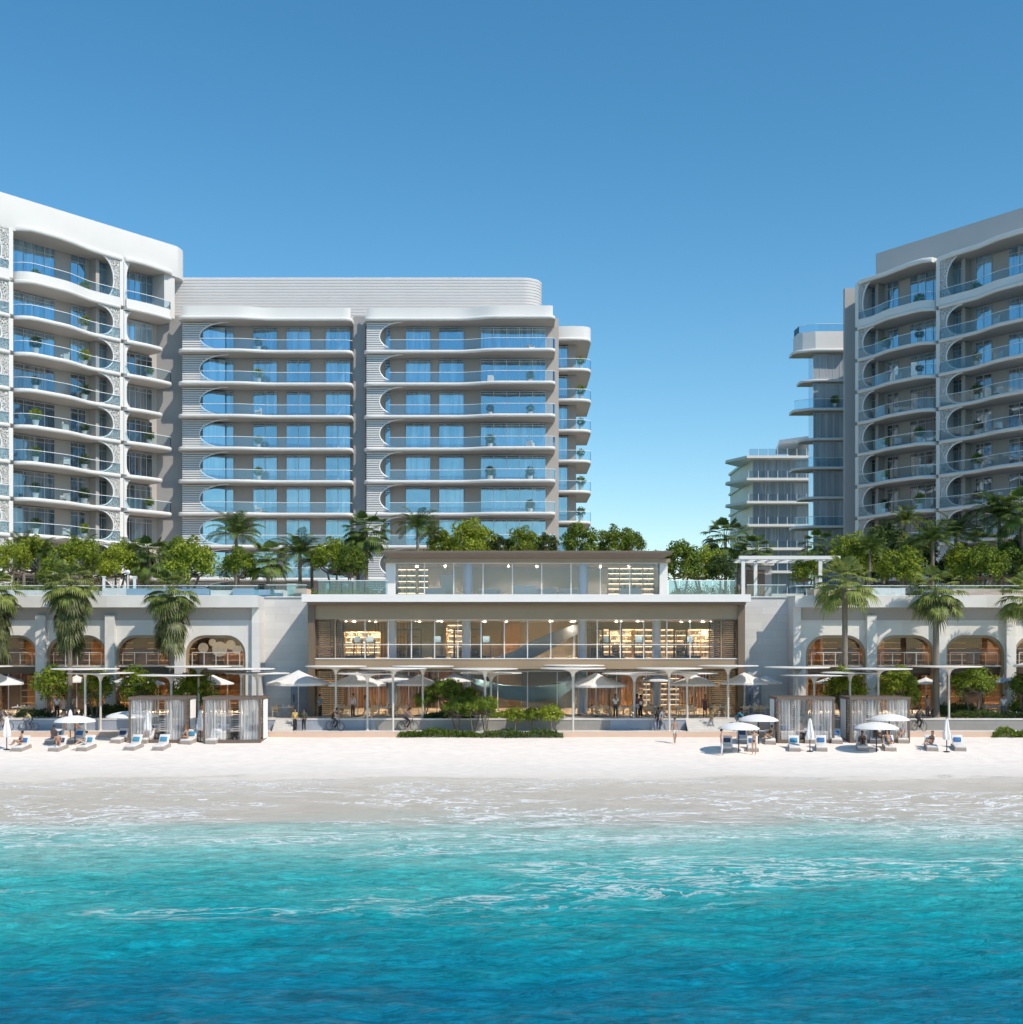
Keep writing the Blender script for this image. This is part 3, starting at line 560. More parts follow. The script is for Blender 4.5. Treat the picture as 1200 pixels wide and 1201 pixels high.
# ================================================================= towers
ZL = [18.35 + 3.52*k for k in range(-2, 8)]           # balcony slab tops, k = -2 .. 7
def frame(ax, ay, tx, ty, nx, ny):
    def T(u, w, z): return (ax + tx*u + nx*w, ay + ty*u + ny*w, z)
    def U(px):
        k = (px - CX) / F; return (k*ay - ax) / (tx - k*ty)
    return T, U
def slab(T, name, parent, prof, wb, z0, z1, m=WHITE):
    """prof: [(u, w)] outer edge; a bull-nosed slab back to w = wb"""
    mb = MB(T); h = z1 - z0; rr = min(.17, h*.46)
    rings = []
    for u, w in prof:
        q = [(wb, z0)] + [(w - rr + rr*math.cos(a), (z0 + rr if a < 0 else z1 - rr) + rr*math.sin(a)) for a in (-1.57,-.9,-.35,.35,.9,1.57)] + [(wb, z1)]
        rings.append([(u, max(a, wb), z) for a, z in q])
    mb.rings(rings); o = mb.build(name, m, parent, True)
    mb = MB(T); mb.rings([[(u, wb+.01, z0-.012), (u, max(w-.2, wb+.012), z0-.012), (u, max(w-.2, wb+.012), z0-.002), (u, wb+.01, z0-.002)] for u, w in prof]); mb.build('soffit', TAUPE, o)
    return o
def railing(T, parent, prof, z, h=1.05, inset=.14, name='balustrade', gm=None):
    mb = MB(T); p = [(u, w - inset) for u, w in prof]
    mb.rings([[(u, w, z), (u, w+.02, z), (u, w+.02, z+h), (u, w, z+h)] for u, w in p])
    o = mb.build(name, gm or GLASS, parent)
    mb = MB(T); mb.rings([[(u, w-.02, z+h), (u, w+.05, z+h), (u, w+.05, z+h+.05), (u, w-.02, z+h+.05)] for u, w in p]); mb.build('handrail', TRIM, o)
    return o
def window(T, parent, u0, u1, z0, z1, w, n, gm, fm=None, tr=.82, name='window', d=.08):
    fm = fm or WFRAME; mb = MB(T); t = .055
    mb.box(u0, u1, w, w+d, z0, z0+t); mb.box(u0, u1, w, w+d, z1-t, z1)
    for i in range(n+1):
        u = u0 + (u1-u0)*i/n; mb.box(max(u0, u-t/2), min(u1, u+t/2), w, w+d*1.05, z0+t, z1-t)
    if tr: mb.box(u0+t, u1-t, w, w+d*.9, z0+(z1-z0)*tr, z0+(z1-z0)*tr+.05)
    o = mb.build(name, fm, parent)
    mb = MB(T); mb.box(u0+.02, u1-.02, w+.005, w+.035, z0+.02, z1-.02); mb.build('pane', gm, o)
    return o
def oval_screen(T, parent, uA, a, uB, z0, z1, w, m, th=.1, slats=0, name='lattice_screen'):
    """screen from uB to an oval cut; the cut starts at uA and bulges by a (signed)"""
    zm, hb = (z0+z1)/2, (z1-z0)/2; K = 20
    def cut(z): return uA + a*math.sqrt(max(0, 1 - ((z-zm)/hb)**2))
    mb = MB(T)
    if slats:
        for i in range(slats):
            za = z0 + (z1-z0)*i/slats; zb = za + (z1-z0)/slats*.62; c = cut((za+zb)/2)
            mb.box(min(c,uB), max(c,uB), w, w+th, za, zb)
    else:
        rr = []
        for i in range(K+1):
            z = z0 + (z1-z0)*(.5-.5*math.cos(math.pi*i/K)); c = cut(z); rr.append([(c,w,z),(uB,w,z),(uB,w+th,z),(c,w+th,z)])
        mb.rings(rr)
    o = mb.build(name, m, parent)
    mb = MB(T); mb.tube([(cut(z), w+th/2, z) for z in [z0 + (z1-z0)*(.5-.5*math.cos(math.pi*i/K)) for i in range(K+1)]], .075, 6)
    mb.build('trim', TRIM, o, True); return o
PLANT_SPOTS = []   # (point, tower, bay, floor index) balcony floor points for pots and chairs
def wave_bay(T, root, u0, L, mir, zs, where, top_solid=True, gmats=None, roof_z=None, ext=0):
    us = [0, .12, .3, .6, 1, 1.6] + [1.6 + i*(L-2.2)/22 for i in range(1, 22)] + [L-.5, L-.25, L-.08, L]
    def W(s):
        w = .62 + .95 * (1 - S3((s-4.6)/4.2)) * S3((s+.3)/1.7)
        e = min(s, L - s); return w - .5*(1 - min(1, e/.45))**2
    def U(s): return u0 + L - s if mir else u0 + s
    prof = [(U(s), W(s)) for s in us]
    if mir: prof = prof[::-1]
    for i, z in enumerate(zs):
        slab(T, 'balcony_slab', root, prof, -1.95, z-.4, z)
        top = (zs[i+1] if i+1 < len(zs) else roof_z+.1) - .42
        if i+1 == len(zs) and top_solid:
            mb = MB(T); pp = [(u, w-.12) for u, w in prof]
            mb.rings([[(u,w,z),(u,w-.15,z),(u,w-.15,z+.75),(u,w,z+.75)] for u, w in pp]); mb.build('balcony_upstand', WHITE, root, True)
            railing(T, root, pp, z+.75, .85, .08)
        else: railing(T, root, [p for p in prof], z)
        g = (gmats or {}).get(i, WIN_DARK)
        def win(a, b, n, zt=None):
            q = sorted((U(a*L), U(b*L))); window(T, root, q[0], q[1], z+.05, zt or top-.12, -1.93, n, g, tr=.84)
        win(.09, .47, 4); win(.62, .765, 2); win(.86, .985, 2)
        oval_screen(T, root, U(.765*L), (.15*L)*(-1 if mir else 1), U(L-.05), z, top, .28, LATT)
        mb = MB(T); q = sorted((U(L-.34), U(L+.12))); mb.box(q[0], q[1], -1.9, .42, z+.001, top-.001); mb.build('pilaster', WHITE, root)
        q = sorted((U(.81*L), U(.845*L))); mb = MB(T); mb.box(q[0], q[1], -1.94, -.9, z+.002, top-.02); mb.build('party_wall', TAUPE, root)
        for s, kind in ((1.9, 0), (5.2, 1), (8.0, 0)):
            PLANT_SPOTS.append((T(U(s*L/12.3), W(s)-.75, z), where, i, kind))
    return prof
# ----------------------------------------------------------------- left tower
T, U = frame(-48.3, 124, .6, .8, .8, -.6)
LT = empty('apartment_tower', T(5, -8, 1.5), 'white tower at the photo edge with wavy balconies and bright sunlit roof band', 'apartment building')
u2a, u2b = U(143.5), U(200)
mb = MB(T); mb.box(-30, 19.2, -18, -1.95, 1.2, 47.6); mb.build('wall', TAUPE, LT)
def round_band(T, u0, u1, w, wb, r, z0, z1, both=False, grooves=0, n=10, gd=.07):
    """a roof band with a rounded front corner at the u1 end (and the u0 end)"""
    pts = []
    if both: pts += [(u0 + r - r*math.cos(a), w - r + r*math.sin(a)) for a in [math.pi/2*i/n for i in range(n+1)]]
    else: pts += [(u0, w)]
    pts += [(u1 - r + r*math.sin(a), w - r + r*math.cos(a)) for a in [math.pi/2*i/n for i in range(n+1)]]
    mb = MB(T)
    def ring(z, ins):
        q = []
        for u, ww in pts:
            cu, cw = (u0+u1)/2, wb
            q.append((u - ins*(1 if u > cu else -1)*(1 if abs(ww - w) > 1e-6 or u in (u0,) else 0), ww - ins, z))
        return q + [(u1 - ins, wb, z), (u0 + (ins if both else 0), wb, z)]
    rr = []
    if grooves:
        dz = (z1-z0)/grooves
        for i in range(grooves):
            a = z0 + i*dz; rr += [ring(a, gd), ring(a+.02, 0), ring(a+dz*.72, 0), ring(a+dz*.8, gd)]
        rr.append(ring(z1, .07))
    else: rr = [ring(z0, 0), ring(z1-.12, 0), ring(z1, .1)]
    mb.rings(rr); return mb
round_band(T, -30, 21.4, .35, -18, 2.4, 47.62, 51.0).build('roof_parapet', WHITE2, LT, True)
gm = {8: WIN_BLUE, 7: WIN_BLUE, 9: WIN_BLUE}  # top floors get bluer glass, the reflected sky put into its colour
wave_bay(T, LT, 0, U(141), False, ZL, 'the wide bay of the sunlit tower', gmats=gm, roof_z=48.15)
wave_bay(T, LT, -12.9, 12.5, False, ZL, None, gmats=gm, roof_z=48.15)
Lb = u2b - u2a
for i, z in enumerate(ZL):
    long_ = (i % 2 == 1) or i == 9
    ue = u2b if long_ else u2b - 1.3
    prof = [(u2a + (ue-u2a)*t, .85 + .25*math.sin(math.pi*t) - (.8*(1-min(1,(1-t)/.12))**2) ) for t in [j/18 for j in range(19)]]
    slab(T, 'balcony_slab', LT, prof, -1.95, z-.4, z)
    top = (ZL[i+1] if i < 9 else 48.15) - .52
    if i == 9:
        mb = MB(T); mb.rings([[(u,w-.12,z),(u,w-.27,z),(u,w-.27,z+.75),(u,w-.12,z+.75)] for u, w in prof]); mb.build('balcony_upstand', WHITE, LT, True)
        railing(T, LT, prof, z+.75, .85, .2)
    elif long_:
        railing(T, LT, prof, z); PLANT_SPOTS.append((T(u2a+3.4, .1, z), 'the narrow bay of the sunlit tower', i, 0)); PLANT_SPOTS.append((T(u2a+4.6, .2, z), None, i, 1))
    window(T, LT, u2a+1.5, u2a+5.2, z+.05, top-.1, -1.9, 5, WIN_BLUE if i >= 8 else WIN_DARK)  # topmost windows again use the glass coloured like reflected sky
    mb = MB(T)   # curved reveal at the left of the bay
    K = 10; mb.rings([[(u2a-.1,-1.9,zz),(u2a-.1,.45,zz),(u2a+.22+.5*(2*j/K-1)**4,.45,zz),(u2a+.22+.5*(2*j/K-1)**4,-1.9,zz)] for j, zz in [(j, z+.002+(top-z-.004)*j/K) for j in range(K+1)]])
    mb.build('pilaster', WHITE, LT)
mb = MB(T); mb.box(u2b-.95, u2b+.45, -1.94, .15, 43.06, 47.61); mb.build('corner_wall', WHITE2, LT)
mb = MB(T)
slab(T, 'roof_slab', LT, [(-.2, .0), (.3,.9), (1,1.5), (2,1.62), (4,1.6), (6,1.3), (8,.8), (10,.62), (U(141)-.1,.6)], -1.95, 47.63, 48.15)
slab(T, 'roof_slab', LT, [(u2a, .6), (u2a+.4,1.0), (u2a+2,1.15), (u2a+4,1.0), (u2b-.6,.8), (u2b-.1,.5)], -1.95, 47.63, 48.15)
# ----------------------------------------------------------------- middle block
def TM(u, w, z): return (u, 139.0 - w, z)
MID = empty('apartment_block', (-16, 150, 1.5), 'long grey and white apartment block with blue windows and ribbed roof band', 'apartment building')
mb = MB(); mb.box(-41, 5.2, 140.9, 158, 1.2, 43.55); mb.build('wall', TAUPE, MID)
mb = MB()
for a, b in ((-41, X_at(212,139)-.05), (X_at(413,139)+.05, X_at(428,139)-.05)): mb.box(a, b, 139.9, 140.88, 1.2, 43.5)
mb.build('pier', TAUPE2, MID)
round_band(lambda u, w, z: (u, 140.2 - w, z), -41, X_at(636,141), -.9, -17.5, 2.2, 43.56, 48.1, grooves=14, gd=.035).build('roof_band', STRIA, MID, True)
ZM = ZL[:9]
def mid_bay(pxs, wins, uA, a, uB, bulge, where, endround):
    u0, u1 = X_at(pxs[0],138.6), X_at(pxs[1],138.6); L = u1-u0
    prof = []
    for t in [0,.004,.012,.03,.06] + [.06 + .88*j/24 for j in range(1,25)] + [.97,.988,.996,1]:
        e = min(t, 1-t)*L; w = bulge(t)
        prof.append((u0+L*t, w - .55*(1-min(1, e/.5))**2))
    for i, z in enumerate(ZL):
        slab(TM, 'balcony_slab', MID, prof, -1.85, z-.37, z)
        if i == 9: break
        top = ZL[i+1] - .39
        railing(TM, MID, [p for p in prof if p[0] > u0 + L*.1], z, gm=GLASS_M)
        for (p0, p1, n) in wins:
            window(TM, MID, X_at(p0,140.8), X_at(p1,140.8), z+.02, z+3.06, -1.86, n, WIN_BLUE, TRIM if n > 3 else WFRAME, 0.9)
        oval_screen(TM, MID, X_at(uA,138.8), -a, X_at(uB,138.8), z, top, .12, LOUV, .12, 13, 'louvre_screen')
        for px in endround: PLANT_SPOTS.append((TM(X_at(px,139), .0, z), where, i, random.choice((0,0,1))))
    z = ZL[9]; pp = [(u, w - .6) for u, w in prof[2:-2]]
    mb = MB(TM); mb.rings([[(u,w,z),(u,w-.2,z),(u,w-.2,z+1.15),(u,w,z+1.15)] for u, w in pp]); mb.build('roof_upstand', WHITE, MID, True)
mid_bay((211,413), ((236,274,2),(297,325,2),(336,364,2),(382,411,2)), 268, X_at(634,138.8), 214, lambda t: 1.55 - .75*S3((t-.33)/.22), 'the middle block beside the tower', (303,))
mid_bay((427,651), ((452,458,1),(476,505,1),(515,544,1),(564,640,5)), 472, X_at(627,138.8), 430, lambda t: .85 + .95*S3((t-.5)/.2), 'the five pane window bay', (575, 622))
# glazed curved corners behind the first bay's oval openings
for i, z in enumerate(ZL[:9]):
    mb = MB(TM); K = 10
    c = [(X_at(262,139.6) - 2.2*math.sin(a*1.57), -1.3*(1-math.cos(a*1.57))*0 - .2 - 1.5*math.cos(a*1.57)*0 - 1.4*(1-a)) for a in [j/K for j in range(K+1)]]
    K2 = [(u, -1.5 + .9*math.sin(j/K*1.57)) for j, (u, w) in enumerate(c)]
    mb.rings([[(u,w,z+.02),(u,w+.03,z+.02),(u,w+.03,z+2.9),(u,w,z+2.9)] for u, w in K2]); mb.build('corner_pane', WIN_BLUE, MID, True)
# end block with rounded balconies
def TE(u, w, z): return (u, 148.0 - w, z)
e0, e1 = X_at(648,148), X_at(693.5,148)
mb = MB(); mb.box(e0-.6, X_at(668,149), 158.02, 162, 1.2, 43.2); mb.box(X_at(666,149), X_at(676,149), 149.4, 158, 1.2, 43.0); mb.build('end_wall', TAUPE, MID)
for i, z in enumerate(ZL):
    prof = [(e0, .3), (e0+.8,.8), (e0+2,.95), (e1-1,.8), (e1-.45,.55), (e1-.12,.1), (e1, -.6)]
    slab(TE, 'end_balcony_slab', MID, prof, -9, z-.37, z)
    if i == 9:
        mb = MB(TE); mb.rings([[(u,w-.2,z),(u-.1,w-.4,z),(u-.1,w-.4,z+1.3),(u,w-.2,z+1.3)] for u, w in prof]); mb.build('roof_upstand', WHITE, MID, True); break
    railing(TE, MID, prof, z)
    window(TE, MID, X_at(652,149.4), X_at(665.5,149.4), z+.02, z+2.98, -1.4, 1, WIN_BLUE, TRIM, 0)
    PLANT_SPOTS.append((TE(e1-1.2, -.1, z), 'the rounded block end', i, 0))
# ----------------------------------------------------------------- right tower
T, U = frame(38.7, 143, .567, -.824, -.824, -.567)
RT = empty('apartment_tower', T(10, -8, 1.5), 'shaded tower with wavy balconies and grey roof band behind the palms', 'apartment building')
uE = U(1320)
mb = MB(T); mb.box(-.6, uE, -18, -1.95, 1.2, 47.6); mb.build('wall', TAUPE, RT)
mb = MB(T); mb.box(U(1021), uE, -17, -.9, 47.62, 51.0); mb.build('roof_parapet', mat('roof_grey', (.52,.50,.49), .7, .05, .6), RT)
gb = {7: WIN_BLUE, 8: WIN_BLUE, 9: WIN_BLUE}  # upper floors: glass colour imitates the sky's reflection here too
LA = U(1099.5) - U(1007)
wave_bay(T, RT, U(1007), LA, True, ZL, 'the inner shaded tower bay', gmats=gb, roof_z=48.15)
wave_bay(T, RT, U(1102), 13, True, ZL, 'the outer shaded tower bay', gmats=gb, roof_z=48.15)
slab(T, 'roof_slab', RT, [(U(1007), .3), (U(1007)+1,.7), (U(1007)+LA*.4,.8), (U(1007)+LA*.75,1.5), (U(1099)-.8,1.5), (U(1099),.9)], -1.95, 47.63, 48.15)
slab(T, 'roof_slab', RT, [(U(1102), .4), (U(1102)+2,.75), (U(1102)+5,.8), (U(1102)+8,1.5), (U(1102)+12.9,1.6)], -1.95, 47.63, 48.15)
mb = MB(); mb.box(X_at(991,146), X_at(1006,146), 146.0, 146.7, 1.2, 48.3); mb.build('stair_wall', GREYW, RT)
# glazed bay beyond the stair wall
g0, g1 = X_at(954,154), X_at(993,154)
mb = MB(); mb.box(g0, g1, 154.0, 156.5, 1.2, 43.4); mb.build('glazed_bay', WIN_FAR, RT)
def TG(u, w, z): return (u, 154.0 - w, z)
for i, z in enumerate(ZL):
    wide = (i % 2 == 1)
    x0 = X_at(932 if wide else 941, 153.5)
    if i == 9:
        slab(TG, 'bay_slab', RT, [(x0,-.5),(x0+.4,.2),(x0+2.2,1.2),(g1,1.3)], -2.6, z-.35, z+.02)
        mb = MB(TG); mb.prism([(x0+.5,-2.5),(x0+.5,-.3),(x0+1,.3),(x0+2.4,1.0),(g1,1.1),(g1,-2.5)], z+.03, z+2.1); mb.build('bay_roof', bpy.data.materials['bay_slab_grey'], RT)
        railing(TG, RT, [(x0+.6,-2.4),(x0+.7,-.1),(x0+2.4,.9),(g1,1.0)], z+2.11, .9, .1); break
    slab(TG, 'bay_slab', RT, [(x0,-.6),(x0+.3,.0),(x0+1.8,.7 if not wide else 1.1),(g1,.8 if not wide else 1.2)], -2.6, z-.32, z, mat('bay_slab_grey', (.72,.71,.70), .6, .05, .6) if i == 0 else bpy.data.materials['bay_slab_grey'])
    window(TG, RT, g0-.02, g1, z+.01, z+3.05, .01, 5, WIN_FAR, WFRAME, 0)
    if wide: railing(TG, RT, [(x0+.2,-.5),(x0+.5,0),(x0+1.9,1.0),(g1-.05,1.1)], z); PLANT_SPOTS.append((TG(g0+2.4,.7,z), 'the glazed end of the shaded tower', i, 0))
# ----------------------------------------------------------------- distant stepped block
FB = empty('apartment_block', (X_at(910,197), 205, 1.5), 'distant pale block with thin white slabs and glass railings between tower and palm', 'apartment building')
fz = [Z_at(y, 195) for y in (696.5, 669.5, 642.5, 615, 588, 561, 535)]
f0, f1, fs = X_at(885,195), X_at(975,195), X_at(869,205)
mb = MB(); mb.prism([(f0,196.5),(f1,196.5),(f1,215),(fs,215),(fs,205)], 1.4, fz[-1]-.3); mb.build('wall', WHITE, FB)
for i, z in enumerate(fz):
    mb = MB(); mb.prism([(f0-1.3,194.3),(f1,194.3),(f1,215),(fs-.3,215),(fs-.3,204.5),(X_at(850,201),200.5),(X_at(851,200),199.3),(f0-2.6,197.2)] if i in (4,5,6) else
                        [(f0-1.3,194.3),(f1,194.3),(f1,215),(fs-.3,215),(fs-.3,204),(f0-2.6,196.8)], z-.38, z)
    mb.build('floor_slab', CREAMSLAB, FB)
    if i < 6:
        mb = MB()
        for j in range(7): x = f0 + (f1-f0)*j/6; mb.box(x-.06, x+.06, 196.36, 196.48, z+.01, fz[i+1]-.4)
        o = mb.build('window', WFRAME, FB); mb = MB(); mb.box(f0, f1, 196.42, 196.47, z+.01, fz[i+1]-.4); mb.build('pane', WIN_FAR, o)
    mb = MB(); mb.box(f0-1.0, f1, 194.5, 194.56, z+.01, z+1.05); o = mb.build('balustrade', GLASS_M, FB)
    mb = MB()
    for j in range(9): x = f0 - 1 + (f1-f0)*j/8; mb.box(x, x+.06, 194.42, 194.49, z+.01, z+1.08)
    mb.build('post', TRIM, o)
mb = MB(); mb.box(X_at(935,195)+2, f1, 197, 210, fz[-1]+.02, Z_at(517,197)-.02); mb.build('penthouse_wall', GREYW, FB)
mb = MB(); mb.prism([(X_at(922,195),200),(X_at(935,195)+2,196),(f1,196),(f1,211),(X_at(935,195),211)], Z_at(517,197), Z_at(514,197)+.2); mb.build('roof', CREAMSLAB, FB)
# ================================================================= central pavilion
PV = empty('beach_pavilion', (X_at(617,100), 101, TERR_Z), 'bronze framed glass beach pavilion with lit shelves and an upper glazed lounge', 'pavilion')
x0, x1 = X_at(361.5,100), X_at(873.5,100)
mb = MB(); mb.box(x0-.35, x1+.3, 99.0, 125.2, 10.88, 11.46); mb.build('terrace_slab', CREAMSLAB, PV)
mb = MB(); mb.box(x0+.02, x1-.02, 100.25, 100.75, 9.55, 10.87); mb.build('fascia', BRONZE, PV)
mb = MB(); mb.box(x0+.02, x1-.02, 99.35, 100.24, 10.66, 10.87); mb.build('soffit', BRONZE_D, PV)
for a, b in ((x0-.03, x0+.5), (x1-.5, x1+.03)):
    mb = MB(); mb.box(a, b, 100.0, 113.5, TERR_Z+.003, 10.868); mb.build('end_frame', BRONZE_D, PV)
mb = MB(); mb.box(x0+.51, x1-.51, 100.2, 113, 5.66, 6.42); mb.build('floor_slab', BRONZE, PV)
mb = MB(); mb.box(x0+.51, x1-.51, 100.14, 100.5, 6.425, 6.5); mb.build('sill', CREAMSLAB, PV)
mb = MB(); mb.box(x0+.51, x1-.51, 113, 113.4, TERR_Z+.01, 10.8)
mb.build('back_wall', INTERIOR, PV)
mb = MB(); mb.box(x0+.52, x1-.52, 100.9, 112.98, 9.56, 9.8); mb.box(x0+.52, x1-.52, 101.7, 112.98, 5.5, 5.65); mb.build('ceiling', CEIL, PV)
mb = MB(); mb.box(x0+.52, x1-.52, 101.3, 112.98, 6.43, 6.47); mb.box(x0+.52, x1-.52, 101.3, 112.98, TERR_Z+.006, TERR_Z+.05); mb.build('interior_floor', INTFLOOR, PV)
# wooden panels and coloured bays on the back wall, both floors
mb = MB()
for p0, p1, z0, z1 in ((395,460,2.02,5.45),(470,505,2.02,5.45),(512,530,2.02,5.45),(690,712,2.02,5.45),(728,742,2.02,5.45),(800,864,2.02,5.45),(440,485,6.48,9.5),(590,610,6.48,9.5)):
    mb.box(X_at(p0,112.7), X_at(p1,112.7), 112.7, 112.95, z0, z1)
mb.build('wood_panel', WOOD, PV)
mb = MB()
for p0, p1, z0, z1 in ((395,460,2.02,5.45),(470,505,2.02,5.45),(690,712,2.02,5.45),(800,864,2.02,5.45),(440,485,6.48,9.5)):
    x = X_at(p0,112.6)
    while x < X_at(p1,112.6): mb.box(x, x+.07, 112.55, 112.69, z0, z1); x += .28
mb.build('wood_batten', WOODD, PV)
mb = MB()
for p0, p1, z0, z1 in ((386,394,2.02,5.45),(506,511,2.02,5.45),(576,611,2.02,3.4),(715,727,2.02,5.45),(548,588,6.48,9.5),(676,700,6.48,9.5),(838,866,6.48,9.5),(396,403,6.48,9.5)):
    mb.box(X_at(p0,112.5), X_at(p1,112.5), 112.5, 112.9, z0, z1)
mb.build('dark_panel', BRONZE_D, PV)
mb = MB()
for p0, p1, z0, z1 in ((480,520,6.48,9.5),(612,672,2.02,5.45),(540,575,2.02,5.45)):
    mb.box(X_at(p0,112.6), X_at(p1,112.6), 112.6, 112.92, z0, z1)
mb.build('grey_panel', NAVYWALL, PV)
def strips(lst, name, parent, m=LAMP):
    for a, b, y, z in lst:
        for k in (.25,.75): downlight(parent, m, a+(b-a)*k, y, z, name)
strips([(x0+1.5+i*5.6, x0+5.2+i*5.6, y, z) for i in range(6) for y, z in ((104.5,9.555),(109.5,9.555),(104.5,5.495),(109.5,5.495))], 'ceiling_lamp', PV)
# glazing: every pane with its mullions
def glaze(parent, px0, px1, n, y, z0, z1, gm, fm=TRIM, w=.07, trans=None, base=100):
    for i in range(n):
        a = X_at(px0+(px1-px0)*i/n, base); b = X_at(px0+(px1-px0)*(i+1)/n, base)
        mb = MB(); mb.box(a, a+w, y-.05, y+.05, z0, z1); mb.box(a+w, b, y-.05, y+.05, z1-.07, z1)
        if i == n-1: mb.box(b, b+w, y-.05, y+.05, z0, z1)
        if trans: mb.box(a+w, b, y-.045, y+.045, trans, trans+.05)
        o = mb.build('window', fm, parent)
        mb = MB(); mb.box(a+w+.005, b-.005, y-.012, y+.012, z0, z1-.08); mb.build('pane', gm, o)
glaze(PV, 371, 866, 18, 101.0, 6.5, 9.545, PANE, trans=7.55)
glaze(PV, 371, 866, 14, 101.4, TERR_Z+.02, 5.49, PANE)
mb = MB(); q0, q1, r_ = X_at(393,100.6), X_at(846,100.6), 2.1
for sgn, qx in ((1, q0), (-1, q1)):
    mb.tube([(qx, 100.72, 6.5+r_*0), (qx, 100.72, 9.5-.2)] + [(qx + sgn*.9*(1-math.cos(a*1.57/8)), 100.72, 9.3 + 1.5*math.sin(a*1.57/8)) for a in range(9)], .07, 8)
mb.build('curved_trim', BRONZE, PV, True)
# slatted ends with a curved inner edge
for s, xa in ((1, x0+.55), (-1, x1-.55)):
    for z0, z1 in ((6.5, 10.86), (TERR_Z+.05, 5.6)):
        mb = MB(); k = int((z1-z0)/.16)
        for i in range(k):
            z = z0 + .16*i; w = 2.15 - (1.1*max(0, (z-z0)/(z1-z0)-.55)/.45 if z1 > 8 else 0)
            a, b = sorted((xa, xa + s*w)); mb.box(a, b, 100.77, 100.9, z, z+.075)
        for dx in (.06, 1.05, 2.0): a, b = sorted((xa + s*dx, xa + s*(dx+.07))); mb.box(a, b, 100.905, 100.96, z0, min(z1, 9.5))
        mb.build('slat_screen', WOODD if z1 > 8 else WOODL, PV)
for px in (460, 547, 683, 770):
    mb = MB(); c = X_at(px, 103.4)
    mb.lathe([(.36, TERR_Z+.06), (.36, 5.49)], 20, (c,103.4,0)); mb.lathe([(.36, 6.48), (.36, 9.55)], 20, (c,103.4,0)); mb.build('column', mat('column_lavender', (.62,.65,.80), .3, .03, 1) if px == 460 else bpy.data.materials['column_lavender'], PV, True)
# sweeping stair shell seen through both floors
for nm, pts, m in (('curved_stair', [(575,103.6,6.15,.5),(600,103.3,6.5,.95),(625,103.2,7.2,1.4),(650,103.6,8.0,1.25),(672,104.8,8.7,.9),(692,106.5,9.2,.45)], mat('stair_shell', (.20,.22,.26), .4, .05, .6)),
                   ('curved_stair', [(540,106.5,5.0,.4),(560,104.8,4.3,.8),(590,103.8,3.7,1.1),(625,103.8,3.5,1.25),(655,104.6,3.7,1.2),(672,106,4.4,.8)], mat('stair_shell_teal', (.10,.19,.25), .4, .2, .5))):
    mb = MB(); rr = []
    for i in range(31):
        t = i/30*(len(pts)-1); k = min(int(t), len(pts)-2); f = S3(t-k)*.5+(t-k)*.5
        px, y, z, h = [a+(b-a)*f for a, b in zip(pts[k], pts[k+1])]
        c = X_at(px, y); rr.append([(c,y,z-h*.5),(c-.1,y-.15,z),(c,y,z+h*.5),(c+.1,y+1.2,z+h*.5),(c+.1,y+1.2,z-h*.5)])
    mb.rings(rr); mb.build(nm, m, PV, True)
# upper lounge
lx0, lx1 = X_at(452.5,107), X_at(783,107)
mb = MB(); q0, q1 = X_at(447,105.4), X_at(789.5,105.4); mb.rings([[(q0+i,105.4+i,z),(q1-i,105.4+i,z),(q1-i,119-i,z),(q0+i,119-i,z)] for z, i in ((14.72,.75),(14.98,.25),(15.14,.03),(15.26,.0),(15.3,.05))]); mb.build('lounge_roof', ROOFBROWN, PV)
mb = MB(); mb.box(lx0-.15, lx1+.15, 106.3, 118.5, 14.42, 14.715); mb.build('roof_edge', BRONZE, PV)
for a in (lx0, lx1-.75): mb = MB(); mb.box(a, a+.75, 106.95, 116.6, 11.47, 14.41); mb.build('lounge_end_wall', WHITE, PV)
mb = MB(); mb.box(lx0+.76, lx1-.76, 113.6, 116.6, 11.48, 14.41); mb.build('lounge_back_wall', mat('lounge_wall', (.34,.35,.42), .7, .15, .4), PV)
mb = MB(); mb.box(lx0+.76, lx1-.76, 107.1, 113.59, 11.465, 11.5); mb.build('lounge_floor', INTFLOOR, PV)
glaze(PV, 463, 772.5, 9, 107.0, 11.52, 14.41, PANE2, base=107)
strips([(lx0+1+i*8, lx0+6+i*8, 111.4, 14.41) for i in range(3)], 'ceiling_lamp', PV)
for px in (549, 684):
    mb = MB(); mb.lathe([(.38,11.51),(.38,14.4)], 18, (X_at(px,108),108,0)); mb.build('column', bpy.data.materials['column_lavender'], PV, True)
